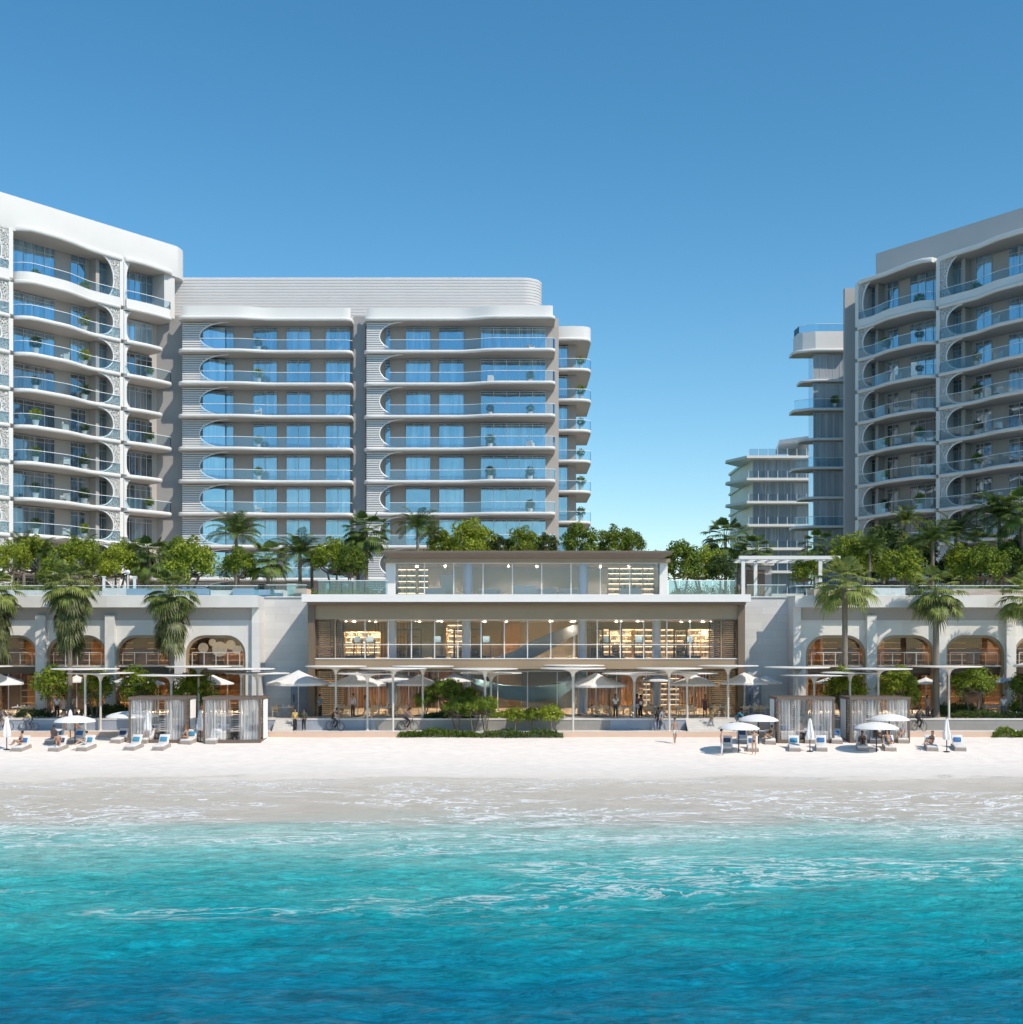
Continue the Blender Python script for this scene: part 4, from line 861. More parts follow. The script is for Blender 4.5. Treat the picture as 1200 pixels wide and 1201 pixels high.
# shelves, furniture and gym machines inside
BOOKM = [mat('books_%d' % i, c, .7, .3, 3) for i, c in enumerate([(.72,.66,.56),(.36,.28,.2),(.60,.44,.28),(.25,.27,.30)])]
def bookshelf(px0, px1, y, z0, z1, label, glow=True):
    a, b = X_at(px0,y), X_at(px1,y); r = empty('bookshelf', ((a+b)/2, y, z0), label, 'bookshelf')
    mb = MB(); nx = max(1, round((b-a)/1.0)); nz = max(3, round((z1-z0)/.48))
    for i in range(nx+1): x = a+(b-a)*i/nx; mb.box(x-.03, x+.03, y, y+.4, z0, z1)
    for j in range(nz+1): z = z0+(z1-z0-.05)*j/nz; mb.box(a+.03, b-.03, y+.004, y+.396, z, z+.05)
    mb.build('frame', WOODL, r)
    mb = MB(); mb.box(a+.01,b-.01,y+.401,y+.43,z0,z1); mb.build('back_panel', INTERIOR, r)
    mb = MB()
    for j in range(1,nz+1): z = z0+(z1-z0-.05)*j/nz; mb.box(a+.08,b-.08,y+.3,y+.34,z-.025,z-.003)
    mb.build('shelf_light', SHELFLED, r)
    mbs = [MB() for _ in BOOKM]
    for i in range(nx):
        for j in range(nz):
            x = a+(b-a)*i/nx + .06; xe = a+(b-a)*(i+1)/nx - .06; z = z0+(z1-z0-.05)*j/nz + .052; hh = (z1-z0)/nz - .1
            while x < xe - .1:
                w = random.uniform(.05,.22)
                if random.random() < .72: random.choice(mbs).box(x, min(x+w, xe), y+.05, y+.3, z, z+hh*random.uniform(.5,.95))
                x += w + .01
    for q, m in zip(mbs, BOOKM):
        if q.v: q.build('books', m, r)
    return r
for a in ((466,488,110,11.51,14.1,'lit shelf of vases and books in the lounge beside the pale end wall'),
          (490,503,110.2,11.51,14.1,'narrow lit shelf in the lounge next to the white cabinet'),
          (713,768,110,11.51,14.2,'wide lit bookcase filling the end of the upper lounge'),
          (404,446,110,6.48,8.7,'long lit shelf on the gym back wall by the curved slat screen'),
          (524,546,110,6.48,9.3,'tall shelf between the two dark gym bays'),
          (703,742,110,6.48,8.9,'lit bookcase behind the two exercise machines by the column'),
          (744,806,109.5,6.48,8.9,'longest lit bookcase on the pavilion middle floor'),
          (808,836,110,6.48,8.9,'lit shelf ending at the louvred corner of the middle floor'),
          (754,764,108,2.02,5.2,'slim lit shelf on the ground floor by the yellow glow'),
          (768,798,109,2.02,5.2,'brown ground floor bookcase behind the cafe parasols')): bookshelf(*a)
GYM = mat('gym_navy', (.03,.05,.085), .45, .1, 2); GYMS = mat('gym_screen', (.25,.4,.6), .2, .1, 2)
def treadmill():
    r = empty('treadmill')
    mb = MB(); mb.box(-.38,.38,-.85,.85,0,.2); mb.build('deck', GYM, r)
    for s in (-1,1): mb = MB(); mb.tube([(s*.36,.6,.2),(s*.36,.75,1.25),(s*.33,.35,1.3)], .05, 8); mb.build('upright', GYM, r, True)
    mb = MB(); mb.box(-.42,.42,.62,.82,1.22,1.5); c = mb.build('console', GYM, r)
    mb = MB(); mb.box(-.28,.28,.6,.615,1.28,1.78); mb.build('screen', GYMS, c); return r
def cable_machine():
    r = empty('weight_machine')
    for s in (-1,1): mb = MB(); mb.box(s*.5-.06,s*.5+.06,-.08,.08,0,2.25); mb.build('upright', GYM, r)
    mb = MB(); mb.box(-.56,.56,-.1,.1,2.25,2.4); mb.box(-.7,.7,-.5,.5,0,.08); mb.build('frame', GYM, r)
    mb = MB()
    for i in range(10): mb.box(-.3,.3,-.1,.12,.12+i*.1,.2+i*.1)
    mb.build('weight_stack', METALD, r)
    mb = MB(); mb.tube([(-.2,-.2,1.7),(0,-.2,1.75),(.2,-.2,1.7)], .03, 6); mb.build('pull_bar', METALD, r, True)
    mb = MB(); mb.box(-.25,.25,-.75,-.3,.45,.55); mb.build('seat', GYM, r); return r
tm, cm = treadmill(), cable_machine()
for px, k, lab in ((415,0,'dark treadmill in front of the first lit shelf of the gym'),(432,0,'dark treadmill beside the lavender column on the gym floor'),(472,1,'weight machine just past the first lavender column'),
                   (487,1,'weight machine at the edge of the dark blue gym bay'),(515,0,'treadmill standing before the tall narrow shelf'),(540,1,'weight machine behind the second lavender column'),
                   (558,1,'large navy weight machine before the wooden panel'),(568,0,'navy treadmill next to the curved stair'),(700,1,'navy weight machine after the third lavender column'),
                   (712,0,'treadmill in front of the bookcase by the third column'),(722,1,'tall exercise machine before the lit bookcase gap'),(750,0,'treadmill in front of the longest lit bookcase'),(798,1,'weight machine near the slatted corner'),(812,0,'treadmill nearest the slatted corner')):
    inst((tm, cm)[k], (X_at(px,104.3), 104.3, 6.475), random.uniform(-.4,.4), lab, cat='exercise machine', group='gym machines in the glass pavilion')
def sofa():
    r = empty('sofa'); mb = MB(); mb.box(-.9,.9,-.4,.4,.1,.42); mb.build('seat', CUSH, r)
    mb = MB(); mb.box(-.9,.9,.2,.4,.421,.85); mb.build('backrest', CUSH, r)
    for s in (-1,1): mb = MB(); mb.box(s*.8-.1,s*.8+.1,-.39,.19,.421,.6); mb.build('armrest', CUSH, r)
    return r
sf = sofa()
for px, lab in ((510,'pale sofa in the lounge under the lit shelf'),(575,'pale sofa in the lounge before the white counter'),(640,'low pale sofa past the white lounge counter'),(668,'pale sofa beside the lounge column'),(740,'pale sofa before the wide lounge bookcase')):
    inst(sf, (X_at(px,108.6), 108.6, 11.505), random.uniform(-.3,.3), lab, cat='sofa', group='sofas in the upper lounge')
r = empty('counter', (X_at(615,108),108.2,11.5), 'white counter in the middle of the upper glass lounge', 'counter')
mb = MB(); mb.box(X_at(601,108), X_at(630,108), 108, 108.7, 11.505, 12.5); mb.build('body', WHITE, r); mb = MB(); mb.box(X_at(600,108), X_at(631,108), 107.9, 108.8, 12.501, 12.56); mb.build('top', CREAMSLAB, r)
r = empty('cabinet', (X_at(525,110),110,11.5), 'tall white cabinet beside the lounge shelf', 'cabinet')
mb = MB(); mb.box(X_at(517,110), X_at(532,110), 110, 110.5, 11.505, 13.6); mb.build('body', WHITE, r); mb = MB(); mb.box(X_at(524.3,110), X_at(524.7,110), 109.98, 109.999, 11.6, 13.5); mb.build('handle', TRIM, r)

# ================================================================= podium wings
def podium(side, label):
    sg = -1 if side == 'l' else 1
    xe = X_at(303,101.5) if sg < 0 else X_at(932,101.5)
    xo = sg * 95
    a, b = sorted((xe, xo))
    r = empty('podium_building', ((xe+sg*20), 103, TERR_Z), label, 'arcade building')
    mb = MB(); mb.box(a, b, 101.3, 125.2, 10.52, DECK_Z); mb.build('deck_parapet', PODIUM, r)
    ib = (a, b - .62) if sg < 0 else (a + .62, b)
    mb = MB(); mb.box(ib[0], ib[1], 102.22, 103.6, 9.52, 10.515); mb.build('recess_band', TAUPE, r)
    q = sorted((xe, xe - .6*-sg)) if sg < 0 else sorted((xe, xe + .6))
    mb = MB(); mb.box(q[0], q[1], 101.32, 106.6, TERR_Z+.004, 10.515) if False else None
    mb = MB(); mb.box(q[0], q[1], 101.9, 112, TERR_Z+.004, 10.515); mb.build('end_wall', PODIUM, r)
    cs = [255.5, 174.5, 94, 13.5, -67, -147.5, -228] if sg < 0 else [977.5, 1058, 1139, 1219.5, 1300, 1380.5, 1461]
    hw, zt, rad = 2.4, 8.32, 1.55
    cent = sorted(X_at(c,103) for c in cs)
    def top(x, c, hw=hw, zt=zt):
        d = abs(x-c) - (hw-rad)
        return zt if d <= 0 else zt - rad + math.sqrt(max(0, rad*rad - min(d,rad)**2))
    pts = [(ib[0] if sg < 0 else ib[0]+.02, TERR_Z)]
    for c in cent:
        K = 12
        pts += [(c-hw, TERR_Z)]
        pts += [(c-hw+rad-rad*math.cos(math.pi/2*j/K), zt-rad+rad*math.sin(math.pi/2*j/K)) for j in range(K+1)]
        pts += [(c+hw-rad+rad*math.sin(math.pi/2*j/K), zt-rad+rad*math.cos(math.pi/2*j/K)) for j in range(K+1)]
        pts += [(c+hw, TERR_Z)]
    pts.append((ib[1]-.02, TERR_Z))
    mb = MB(); mb.rings([[(x,102.2,z),(x,102.2,9.515),(x,102.75,9.515),(x,102.75,z)] for x, z in pts]); mb.build('arcade_wall', PODIUM, r)
    pcs = [(cent[i]+cent[i+1])/2 for i in range(len(cent)-1)]
    for x in pcs: mb = MB(); mb.box(x-.38, x+.38, 101.75, 102.195, TERR_Z+.003, 9.9); mb.build('pilaster', PODIUM, r)
    # inside: back wall, floors, mezzanine
    mb = MB(); mb.box(ib[0], ib[1], 111, 112, TERR_Z+.01, 10.5); mb.build('back_wall', WOODD, r)
    mb = MB(); mb.box(ib[0], ib[1], 102.97, 110.98, 5.25, 5.85); mb.build('mezzanine_floor', BRONZE_D, r)
    mb = MB(); mb.box(ib[0], ib[1], 103.62, 110.98, 9.0, 9.4); mb.build('ceiling', WOODD, r)
    for k, c in enumerate(cent):
        # bronze arch frame
        K = 12; mb = MB(); rr = []
        op = [(c-hw, TERR_Z+.01)] + [(c-hw+rad-rad*math.cos(math.pi/2*j/K), zt-rad+rad*math.sin(math.pi/2*j/K)) for j in range(K+1)] + [(c+hw-rad+rad*math.sin(math.pi/2*j/K), zt-rad+rad*math.cos(math.pi/2*j/K)) for j in range(K+1)] + [(c+hw, TERR_Z+.01)]
        for x, z in op:
            f = (hw-.2)/hw; x2 = c+(x-c)*f; z2 = z if z < TERR_Z+.1 else z-.2*(z-(zt-rad))/rad
            rr.append([(x,102.32,z),(x2,102.32,z2),(x2,102.7,z2),(x,102.7,z)])
        mb.rings(rr); o = mb.build('arch_frame', BRONZE, r)
        pg = [(c+(x-c)*((hw-.21)/hw), z if z < TERR_Z+.1 else z-.2*(z-(zt-rad))/rad) for x, z in op]
        mb = MB(lambda x, z, y: (x, y, z)); mb.prism([(x, max(z, 5.86)) for x, z in pg], 102.93, 102.95); mb.build('arch_pane', PANE, r)
        for j in (1, 2): x = c-hw+2*hw*j/3; mb = MB(); mb.box(x-.04, x+.04, 102.86, 102.925, TERR_Z+.02, 5.24); mb.build('mullion', BRONZE, r)
        mb = MB()
        mb.box(c-1.9, c+1.9, 102.34, 102.4, 6.9, 6.96)
        for j in range(5): x = c-1.9+3.8*j/4; mb.box(x-.025, x+.025, 102.345, 102.395, 5.9, 6.9)
        mb.box(c-hw+.22, c+hw-.22, 102.18, 102.9, 5.78, 5.88); mb.build('balcony_rail', POST, r)
        # warm panels and shelves behind each arch
        mb = MB(); u = random.uniform(-.6,.6); mb.box(c+u-1.2, c+u+.9, 110.6, 110.97, 5.9, 8.6); mb.box(c-1.6, c+1.7, 110.6, 110.97, TERR_Z+.06, 4.9); mb.build('wood_panel', WOOD, r)
        mb = MB()
        for j in range(5): mb.box(c-2.1, c+2.1, 110.1, 110.5, 6.2+j*.5, 6.26+j*.5)
        for j in range(4): mb.box(c-1.9, c+1.9, 110.1, 110.5, 2.5+j*.55, 2.56+j*.55)
        mb.build('shelf', WOODL, r)
        mb = MB(); 
        for dx in (-1.1,1.1): downlight(r, LAMP, c+dx, 108, 9.0); downlight(r, LAMP, c+dx, 107, 5.25)
    return r, cent
PL, cl = podium('l', 'pale stone arcade building with rounded arches beside the two tall shaggy palms')
PR, cr = podium('r', 'pale stone arcade building with rounded arches below the shaded tower')
# pendant discs hanging in one arch
cx = cl[-1]
for dx, dz, rr in ((-1.7,7.3,.42),(-.95,7.75,.3),(-.35,7.2,.62),(.55,7.55,.4),(1.05,7.15,.36),(1.75,7.4,.45)):
    r = empty('pendant_lamp', (cx+dx, 105.2, 8.95), 'cream disc pendant lamp of the cluster hanging in the arch nearest the pavilion', 'pendant lamp', 'cream disc pendants in the arch')
    mb = MB(lambda x, y, z: (cx+dx+x, 105.2+z, dz+y)); mb.lathe([(rr*.8,-.06),(rr,-.02),(rr,.02),(rr*.8,.06)], 20); mb.build('shade', LAMPS, r, True)
    mb = MB(); mb.tube([(cx+dx,105.2,dz+rr-.02),(cx+dx,105.2,8.98)], .015, 5); mb.build('cord', METALD, r)
# stone return walls between wings and pavilion
mb = MB()
for lab, p0, p1, dpx in (('pale stone wall between the arcade with pendant lamps and the pavilion, crossed by a diagonal shadow', X_at(303,101.5)+.001, x0-.05, (341,360)), ('pale stone wall between the pavilion and the arcade under the white pergola', x1+.05, X_at(932,101.5)-.001, (876,893))):
    r = empty('stone_wall', ((p0+p1)/2, 104.2, TERR_Z), lab, 'wall')
    mb = MB(); mb.box(p0, p1, 104.0, 104.6, TERR_Z+.004, 11.4); mb.build('wall', STONE, r)
    mb = MB(); mb.box(p0-.001 if p0 < 0 else p0, p1, 103.9, 125.1, 11.4, 11.452); mb.build('coping', PODIUM, r)
    d0, d1 = X_at(dpx[0],103.9), X_at(dpx[1],103.9)
    mb = MB(); mb.box(max(d0,p0+.05), min(d1,p1-.05), 103.93, 103.995, TERR_Z+.01, 4.75); d = mb.build('door', SHADED_BLUE, r)
    mb = MB(); mb.tube([(d0+.25,103.9,2.9),(d0+.25,103.9,3.5)], .03, 6); mb.build('handle', METALD, d)
# roof garden floor, planters, railings
mb = MB(); mb.box(-95, 95, 125.25, 136, 1.3, DECK_Z); tag(mb.build('roof_garden_terrace', PAVE), None, None, None, 'structure')
def glass_rail(px0, px1, y, z, h, label, m=GLASS_T, n=6):
    a, b = X_at(px0,y), X_at(px1,y); r = empty('glass_railing', ((a+b)/2, y, z), label, 'glass railing')
    for i in range(n):
        u, v = a+(b-a)*i/n, a+(b-a)*(i+1)/n
        mb = MB(); mb.box(u+.02, v-.02, y, y+.025, z+.03, z+h); mb.build('pane', m, r)
    mb = MB(); mb.box(a, b, y-.015, y+.04, z+h, z+h+.045); mb.box(a, b, y-.03, y+.055, z, z+.028); mb.build('handrail', TRIM, r)
glass_rail(373, 455, 101.2, 11.465, 1.15, 'blue-green glass railing on the pavilion terrace by the palm with two thin trunks')
glass_rail(784, 862, 101.2, 11.465, 1.15, 'blue-green glass railing on the pavilion terrace beside the white pergola')
glass_rail(-260, 302.5, 101.7, DECK_Z+.005, .78, 'long clear glass railing on the arcade roof with a pool behind', GLASS, 24)
glass_rail(312, 360, 104.05, DECK_Z+.005, .95, 'short clear glass railing above the stone wall by the pinkish planter', GLASS, 3)
glass_rail(876, 922, 104.05, DECK_Z+.005, .95, 'short clear glass railing above the stone wall under the pergola', GLASS, 3)
glass_rail(933, 1420, 101.7, DECK_Z+.005, .78, 'long clear glass railing on the arcade roof before the shaded tower', GLASS, 22)
def planter(px0, px1, y, d, h, m, label):
    a, b = X_at(px0,y), X_at(px1,y); r = empty('planter', ((a+b)/2, y, DECK_Z), label, 'planter')
    mb = MB(); t = .12
    mb.box(a,b,y,y+t,DECK_Z+.003,DECK_Z+h); mb.box(a,b,y+d-t,y+d,DECK_Z+.003,DECK_Z+h); mb.box(a,a+t,y+t,y+d-t,DECK_Z+.003,DECK_Z+h); mb.box(b-t,b,y+t,y+d-t,DECK_Z+.003,DECK_Z+h); mb.build('wall', m, r)
    mb = MB(); mb.box(a+t,b-t,y+t,y+d-t,DECK_Z+.003,DECK_Z+h-.08); mb.build('soil', mat('soil', (.09,.07,.05), .95, .3, 4) if 'soil' not in bpy.data.materials else bpy.data.materials['soil'], r)
for a in ((955,1018,103,2.4,.62,KERB,'peach planter on the arcade roof behind the first palm'),(1022,1062,103.4,2.6,.7,WHITE,'white planter on the arcade roof between two palms'),
          (1118,1175,103,2.4,.62,KERB,'peach planter on the arcade roof beyond the second palm'),(1178,1290,103,2.6,.6,KERB,'peach planter on the arcade roof at the photo edge'),
          (247,272,103,2.2,.5,WHITE,'short cream planter on the roof beside the pool'),(322,332,104.5,2.0,.6,CREAMSLAB,'small cream planter at the end of the roof pool'),(346,360,104.5,2.2,.7,KERB,'small pinkish planter at the corner of the arcade roof'),
          (-30,112,104,3,.55,PODIUM,'long low stone planter on the roof behind the shaggy palm'),(120,150,103.6,2.4,.7,WHITE,'white box planter between the white roof posts')): planter(*a)
POOLW = mat('pool_water', (.10,.36,.44), .08, .1, 1, .2, 3)
for p0, p1, lab in ((150,246,'blue pool on the arcade roof next to the cream planter'),(274,299,'lavender blue pool on the arcade roof'),(304,318,'deep blue end of the roof pool')):
    r = empty('roof_pool', (X_at((p0+p1)/2,103), 103, DECK_Z), lab, 'pool')
    dy = 2.0 if p0 == 304 else 0
    mb = MB(); mb.box(X_at(p0,103+dy), X_at(p1,103+dy), 102.6+dy, 102.75+dy, DECK_Z+.003, DECK_Z+.62); mb.build('glass_wall', mat('pool_wall', (.30,.42,.55), .15, .1, 1) if 'pool_wall' not in bpy.data.materials else bpy.data.materials['pool_wall'], r)
    mb = MB(); mb.box(X_at(p0,103+dy), X_at(p1,103+dy), 102.755+dy, 107+dy, DECK_Z+.003, DECK_Z+.55); mb.build('water', POOLW, r)
r = empty('pergola', (X_at(925,106), 108, DECK_Z), 'white square framed pergola on the roof beside the far block', 'pergola')
for px, y in ((871.5,106),(886,109.5),(962,106),(958,111)):
    x = X_at(px,y); mb = MB(); mb.box(x-.14, x+.14, y-.14, y+.14, DECK_Z+.004, Z_at(656,106)-.001); mb.build('post', WHITE, r)
mb = MB(); mb.box(X_at(868,106)-.1, X_at(985,106), 105.75, 106.25, Z_at(656,106), Z_at(653.5,106)+.1); mb.box(X_at(868,106)-.1, X_at(985,106), 110.75, 111.25, Z_at(656,106), Z_at(653.5,106)+.1)
for i in range(9): x = X_at(869,106)+i*1.0; mb.box(x, x+.1, 106.26, 110.74, Z_at(656,106)+.05, Z_at(653.5,106)); 
mb.build('beam', WHITE, r)
r = empty('bar_kiosk', (X_at(895,112), 112, DECK_Z), 'small dark fronted kiosk under the white pergola', 'kiosk')
mb = MB(); mb.box(X_at(872,112), X_at(905,112), 112, 115, DECK_Z+.004, 14.5); mb.build('wall', GREYW, r)
mb = MB(); mb.box(X_at(870,112), X_at(907,112), 111.6, 115.3, 14.501, 14.75); mb.build('roof', CREAMSLAB, r)
for a, b in ((875,884),(887,897)): mb = MB(); mb.box(X_at(a,112), X_at(b,112), 111.95, 111.995, DECK_Z+.1, 14.1); mb.build('door', BRONZE_D, r)
def globe_lamp(px, y, zt, label):
    r = empty('lamp_post', (X_at(px,y), y, DECK_Z), label, 'lamp post'); mb = MB(); x = X_at(px,y)
    mb.tube([(x,y,DECK_Z+.003),(x,y,zt)], .05, 8); mb.build('pole', TRIM, r, True)
    mb = MB(); mb.lathe([(.02,-.2),(.14,-.14),(.2,0),(.14,.14),(.02,.2)], 14, (x,y,zt+.15)); mb.build('globe', TRIM, r, True)
globe_lamp(150, 104, 13.3, 'white globe lamp post on the roof behind the railing')
for px, lab in ((122,'slim white gate post on the roof by the globe lamp'),(158,'slim white gate post on the roof past the globe lamp')):
    r = empty('gate_post', (X_at(px,104.2), 104.2, DECK_Z), lab, 'post'); x = X_at(px,104.2)
    mb = MB(); mb.box(x-.09, x+.09, 104.1, 104.3, DECK_Z+.003, DECK_Z+1.6); mb.build('shaft', TRIM, r); mb = MB(); mb.box(x-.13, x+.13, 104.06, 104.34, DECK_Z+1.601, DECK_Z+1.68); mb.build('cap', TRIM, r)
# ================================================================= vegetation
def leaf(v, f, c, d, up, l, w):
    b = len(v); s = d.cross(up); s = s.normalized()*w if s.length > 1e-4 else Vector((w,0,0)); n = s.cross(d).normalized()*l*.12
    v += [tuple(c), tuple(c + d*l*.5 + s + n), tuple(c + d*l), tuple(c + d*l*.5 - s + n)]; f.append((b,b+1,b+2,b+3))
def rdir(rng):
    while True:
        q = Vector((rng.uniform(-1,1), rng.uniform(-1,1), rng.uniform(-1,1)))
        if .05 < q.length < 1: return q.normalized()
def raw_mesh(name, v, f, m):
    me = bpy.data.meshes.new(name); me.from_pydata(v, [], f); me.materials.append(m); return me
def crown_lobes(rng, nl, rx, rz):
    out = []
    for i in range(nl):
        d = rdir(rng)
        if d.z < -.75: d.z *= -.6
        k = rng.uniform(.5,.88); out.append((Vector((d.x*rx*k, d.y*rx*k, d.z*rz*k)), rng.uniform(.17,.3)))
    return out
def crown_mesh(name, seed, m, nl=58, per=80, l=.1, rx=1, rz=.8):
    rng = random.Random(seed); v, f = [], []; lobes = crown_lobes(rng, nl, rx, rz)
    for c, r in lobes:
        for i in range(per):
            d = rdir(rng); d.z = d.z if d.z > -.55 else -d.z
            q = c + d*r*rng.uniform(.75,1.05); n = (d + rdir(rng)*.55).normalized(); ld = (n.cross(rdir(rng))).normalized() + n*.25 + Vector((0,0,-.2))
            leaf(v, f, q, ld.normalized(), n, l*rng.uniform(.7,1.3), l*.34)
    return raw_mesh(name, v, f, m), lobes
def tree_proto(seed, m, H_=2.0, ch=1.25, nl=58, per=80, multi=1, rz=.8, l=.1):
    """unit tree: crown radius about 1, centre at z = ch"""
    r = empty('broadleaf_tree'); me, lobes = crown_mesh('crown', seed, m, nl, per, l, 1, rz)
    c = link('crown', me, r); c.location = (0,0,ch); rng = random.Random(seed+5); mb = MB()
    for k in range(multi):
        a = rng.uniform(0,6.28); o = Vector((math.cos(a)*.1, math.sin(a)*.1, 0)) if multi > 1 else Vector((0,0,0)); top = Vector((o.x*3.5, o.y*3.5, ch-.45))
        mb.tube([tuple(o), tuple((o+top)/2 + Vector((rng.uniform(-.04,.04), 0, 0))), tuple(top)], [.085/multi**.4,.065/multi**.4,.05/multi**.4], 8)
        for q, rr in rng.sample([a for a in lobes if a[0].z < .12], 7): mb.tube([tuple(top), tuple(top*.5 + (q + Vector((0,0,ch)))*.5 + Vector((0,0,-.06))), tuple(q + Vector((0,0,ch)))], [.04,.026,.012], 5)
    mb.build('trunk', TRUNK, r, True); return r
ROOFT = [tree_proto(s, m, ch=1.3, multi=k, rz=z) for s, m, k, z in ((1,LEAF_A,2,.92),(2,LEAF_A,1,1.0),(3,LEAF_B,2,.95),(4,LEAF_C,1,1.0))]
# -- palms: child 'trunk' is 1 m tall and is stretched, child 'crown' sits on top
def strip(v, f, pts, ws, side):
    b = len(v)
    for p, w in zip(pts, ws): v.append(tuple(p - side*w)); v.append(tuple(p + side*w))
    for i in range(len(pts)-1): f.append((b+2*i, b+2*i+1, b+2*i+3, b+2*i+2))
def fan_frond(v, f, base, az, el, pet, bl, rng, droop=.5, nl=15):
    d = Vector((math.cos(az)*math.cos(el), math.sin(az)*math.cos(el), math.sin(el))); sd = Vector((-math.sin(az), math.cos(az), 0)); dn = Vector((0,0,-1))
    p1 = base + d*pet*.5 + dn*pet*.04; p2 = base + d*pet + dn*pet*.16
    strip(v, f, [base, p1, p2], [.03,.022,.018], sd)
    d2 = (d + dn*.3).normalized(); up = sd.cross(d2)
    for i in range(nl):
        a = (i/(nl-1) - .5)*2.5; ld = (d2*math.cos(a) + sd*math.sin(a)).normalized(); L_ = bl*(1-.22*abs(a)/1.25)*rng.uniform(.9,1.08)
        q1 = p2 + ld*L_*.55 + dn*L_*.05*droop; q2 = p2 + ld*L_*.82 + dn*L_*.2*droop; q3 = p2 + ld*L_ + dn*L_*.48*droop
        ls = ld.cross(up); ls = ls.normalized() if ls.length > .01 else sd
        strip(v, f, [p2, q1, q2, q3], [.014,.06,.04,.004], ls)
def feather_frond(v, f, base, az, el, ln, rng, nl=26, droop=.9, ll=.55):
    sd = Vector((-math.sin(az), math.cos(az), 0)); pts = []
    for i in range(10):
        t = i/9; e = el - droop*t*t*1.6; d = Vector((math.cos(az)*math.cos(e), math.sin(az)*math.cos(e), math.sin(e)))
        pts.append((pts[-1] + d*ln/9) if pts else base.copy())
    strip(v, f, pts, [.035*(1-.8*i/9) for i in range(10)], sd)
    for i in range(nl):
        t = .12 + .88*i/(nl-1); k = min(int(t*9), 8); p = pts[k].lerp(pts[k+1], t*9-k); fd = (pts[k+1]-pts[k]).normalized()
        L_ = ll*(math.sin(math.pi*(.12+.8*t)))*rng.uniform(.85,1.1)
        for s in (-1,1):
            ld = (sd*s*.85 + fd*.55 + Vector((0,0,.12))).normalized(); w = fd
            strip(v, f, [p, p+ld*L_*.55, p+ld*L_+Vector((0,0,-L_*.3))], [.018,.026,.004], w)
def palm_proto(name, seed, kind, m, nf=34, skirt=0, size=1.0, tr=.2):
    rng = random.Random(seed); r = empty(name); v, f = [], []
    for i in range(nf):
        az = i*2.39996 + rng.uniform(-.2,.2); t = (i+.5)/nf
        if kind == 'fan': fan_frond(v, f, Vector((math.cos(az)*.1, math.sin(az)*.1, -.15*t)), az, R(78 - 118*t**.8 + rng.uniform(-8,8)), rng.uniform(.85,1.25)*size, rng.uniform(.75,1.0)*size, rng, .5+.7*t)
        else: feather_frond(v, f, Vector((math.cos(az)*.08, math.sin(az)*.08, 0)), az, R(82 - 84*t + rng.uniform(-7,7)), rng.uniform(1.6,2.2)*size, rng, 26, .75, .5*size)
    c = link('crown', raw_mesh('crown', v, f, m), r); c.location = (0,0,1)
    if skirt:
        v, f = [], []
        for i in range(int(skirt*26)):
            az = rng.uniform(0,6.283); z = -skirt*rng.random()**1.1; fan_frond(v, f, Vector((math.cos(az)*.2, math.sin(az)*.2, z)), az, R(rng.uniform(-78,-44) if z < -.8 else rng.uniform(-55,-10)), rng.uniform(.65,1.1)*(1+.3*z/skirt), rng.uniform(.8,1.05), rng, 1.0, 11)
        link('dry_fronds', raw_mesh('dry_fronds', v, f, PALM_DRY), c)
    mb = MB(); n = 26
    mb.lathe([((tr*1.25 if i == 0 else tr)*(1-.22*i/n)*(1 + .09*(i % 2)), i/n) for i in range(n+1)], 12); mb.build('trunk', PTRUNK, r, True); return r
def place_palm(proto, px, Y, zb, yc, label, group=None, rz=None, sc=1.0):
    """trunk foot at zb, heart of the crown at the height seen at image row yc"""
    h = Z_at(yc, Y) - zb
    o = inst(proto, (X_at(px,Y), Y, zb), random.uniform(0,6) if rz is None else rz, label, cat='palm tree', group=group)
    for ch in o.children:
        if ch.name.startswith('trunk'): ch.scale = (1,1,h); ch.location = (0,0,0)
        else: ch.location = (0,0,h); ch.scale = (sc*1.16,)*3
    return o
SKP = [palm_proto('palm_tree', 11, 'fan', PALM_A, 40, 3.6, 1.0), palm_proto('palm_tree', 12, 'fan', PALM_A, 40, 2.9, 1.0)]
FANP = [palm_proto('palm_tree', 13, 'fan', PALM_A, 46, 0, 1.12, .24), palm_proto('palm_tree', 14, 'fan', PALM_A, 34, .9, 1.08, .26)]
ROOFP = [palm_proto('palm_tree', 15, 'fan', PALM_B, 36, 0, .95, .15), palm_proto('palm_tree', 16, 'feather', PALM_B, 30, 0, 1.05, .17), palm_proto('palm_tree', 17, 'feather', PALM_A, 30, 0, .95, .15)]
FG = 'tall palms on the terrace before the arcades'
place_palm(SKP[0], 82, 98.5, TERR_Z, 682, 'tall shaggy palm with the longest skirt of hanging fronds', FG)
place_palm(SKP[1], 201, 98.8, TERR_Z, 692, 'tall shaggy palm before the arch next to the pendant lamps', FG)
place_palm(SKP[0], -6, 98.6, TERR_Z, 690, 'shaggy palm cut by the photo edge beside the arcade', FG)
place_palm(FANP[0], 991, 98.5, TERR_Z, 683, 'tall clean trunked fan palm nearest the white pergola', FG, sc=1.05)
place_palm(FANP[1], 1098, 98.8, TERR_Z, 692, 'tall fan palm with one hanging dead frond between two arches', FG)
place_palm(FANP[0], 1206, 98.4, TERR_Z, 700, 'fan palm cut by the photo edge above the last arch', FG)
TG_ = 'broadleaf trees on the roof garden'; PG_ = 'palms on the roof garden'
def rtree(px, yc, w, Y, k, label):
    s = w*Y/F/2*1.1; zb = DECK_Z + .05; need = (Z_at(yc, Y) - zb)/s - .02
    o = inst(ROOFT[k], (X_at(px,Y), Y, zb), random.uniform(0,6), label, s, cat='tree', group=TG_)
    for ch in o.children:
        if ch.name.startswith('crown'): ch.location.z = max(need, .8)
        else: ch.scale.z = max(need, .8)/1.3
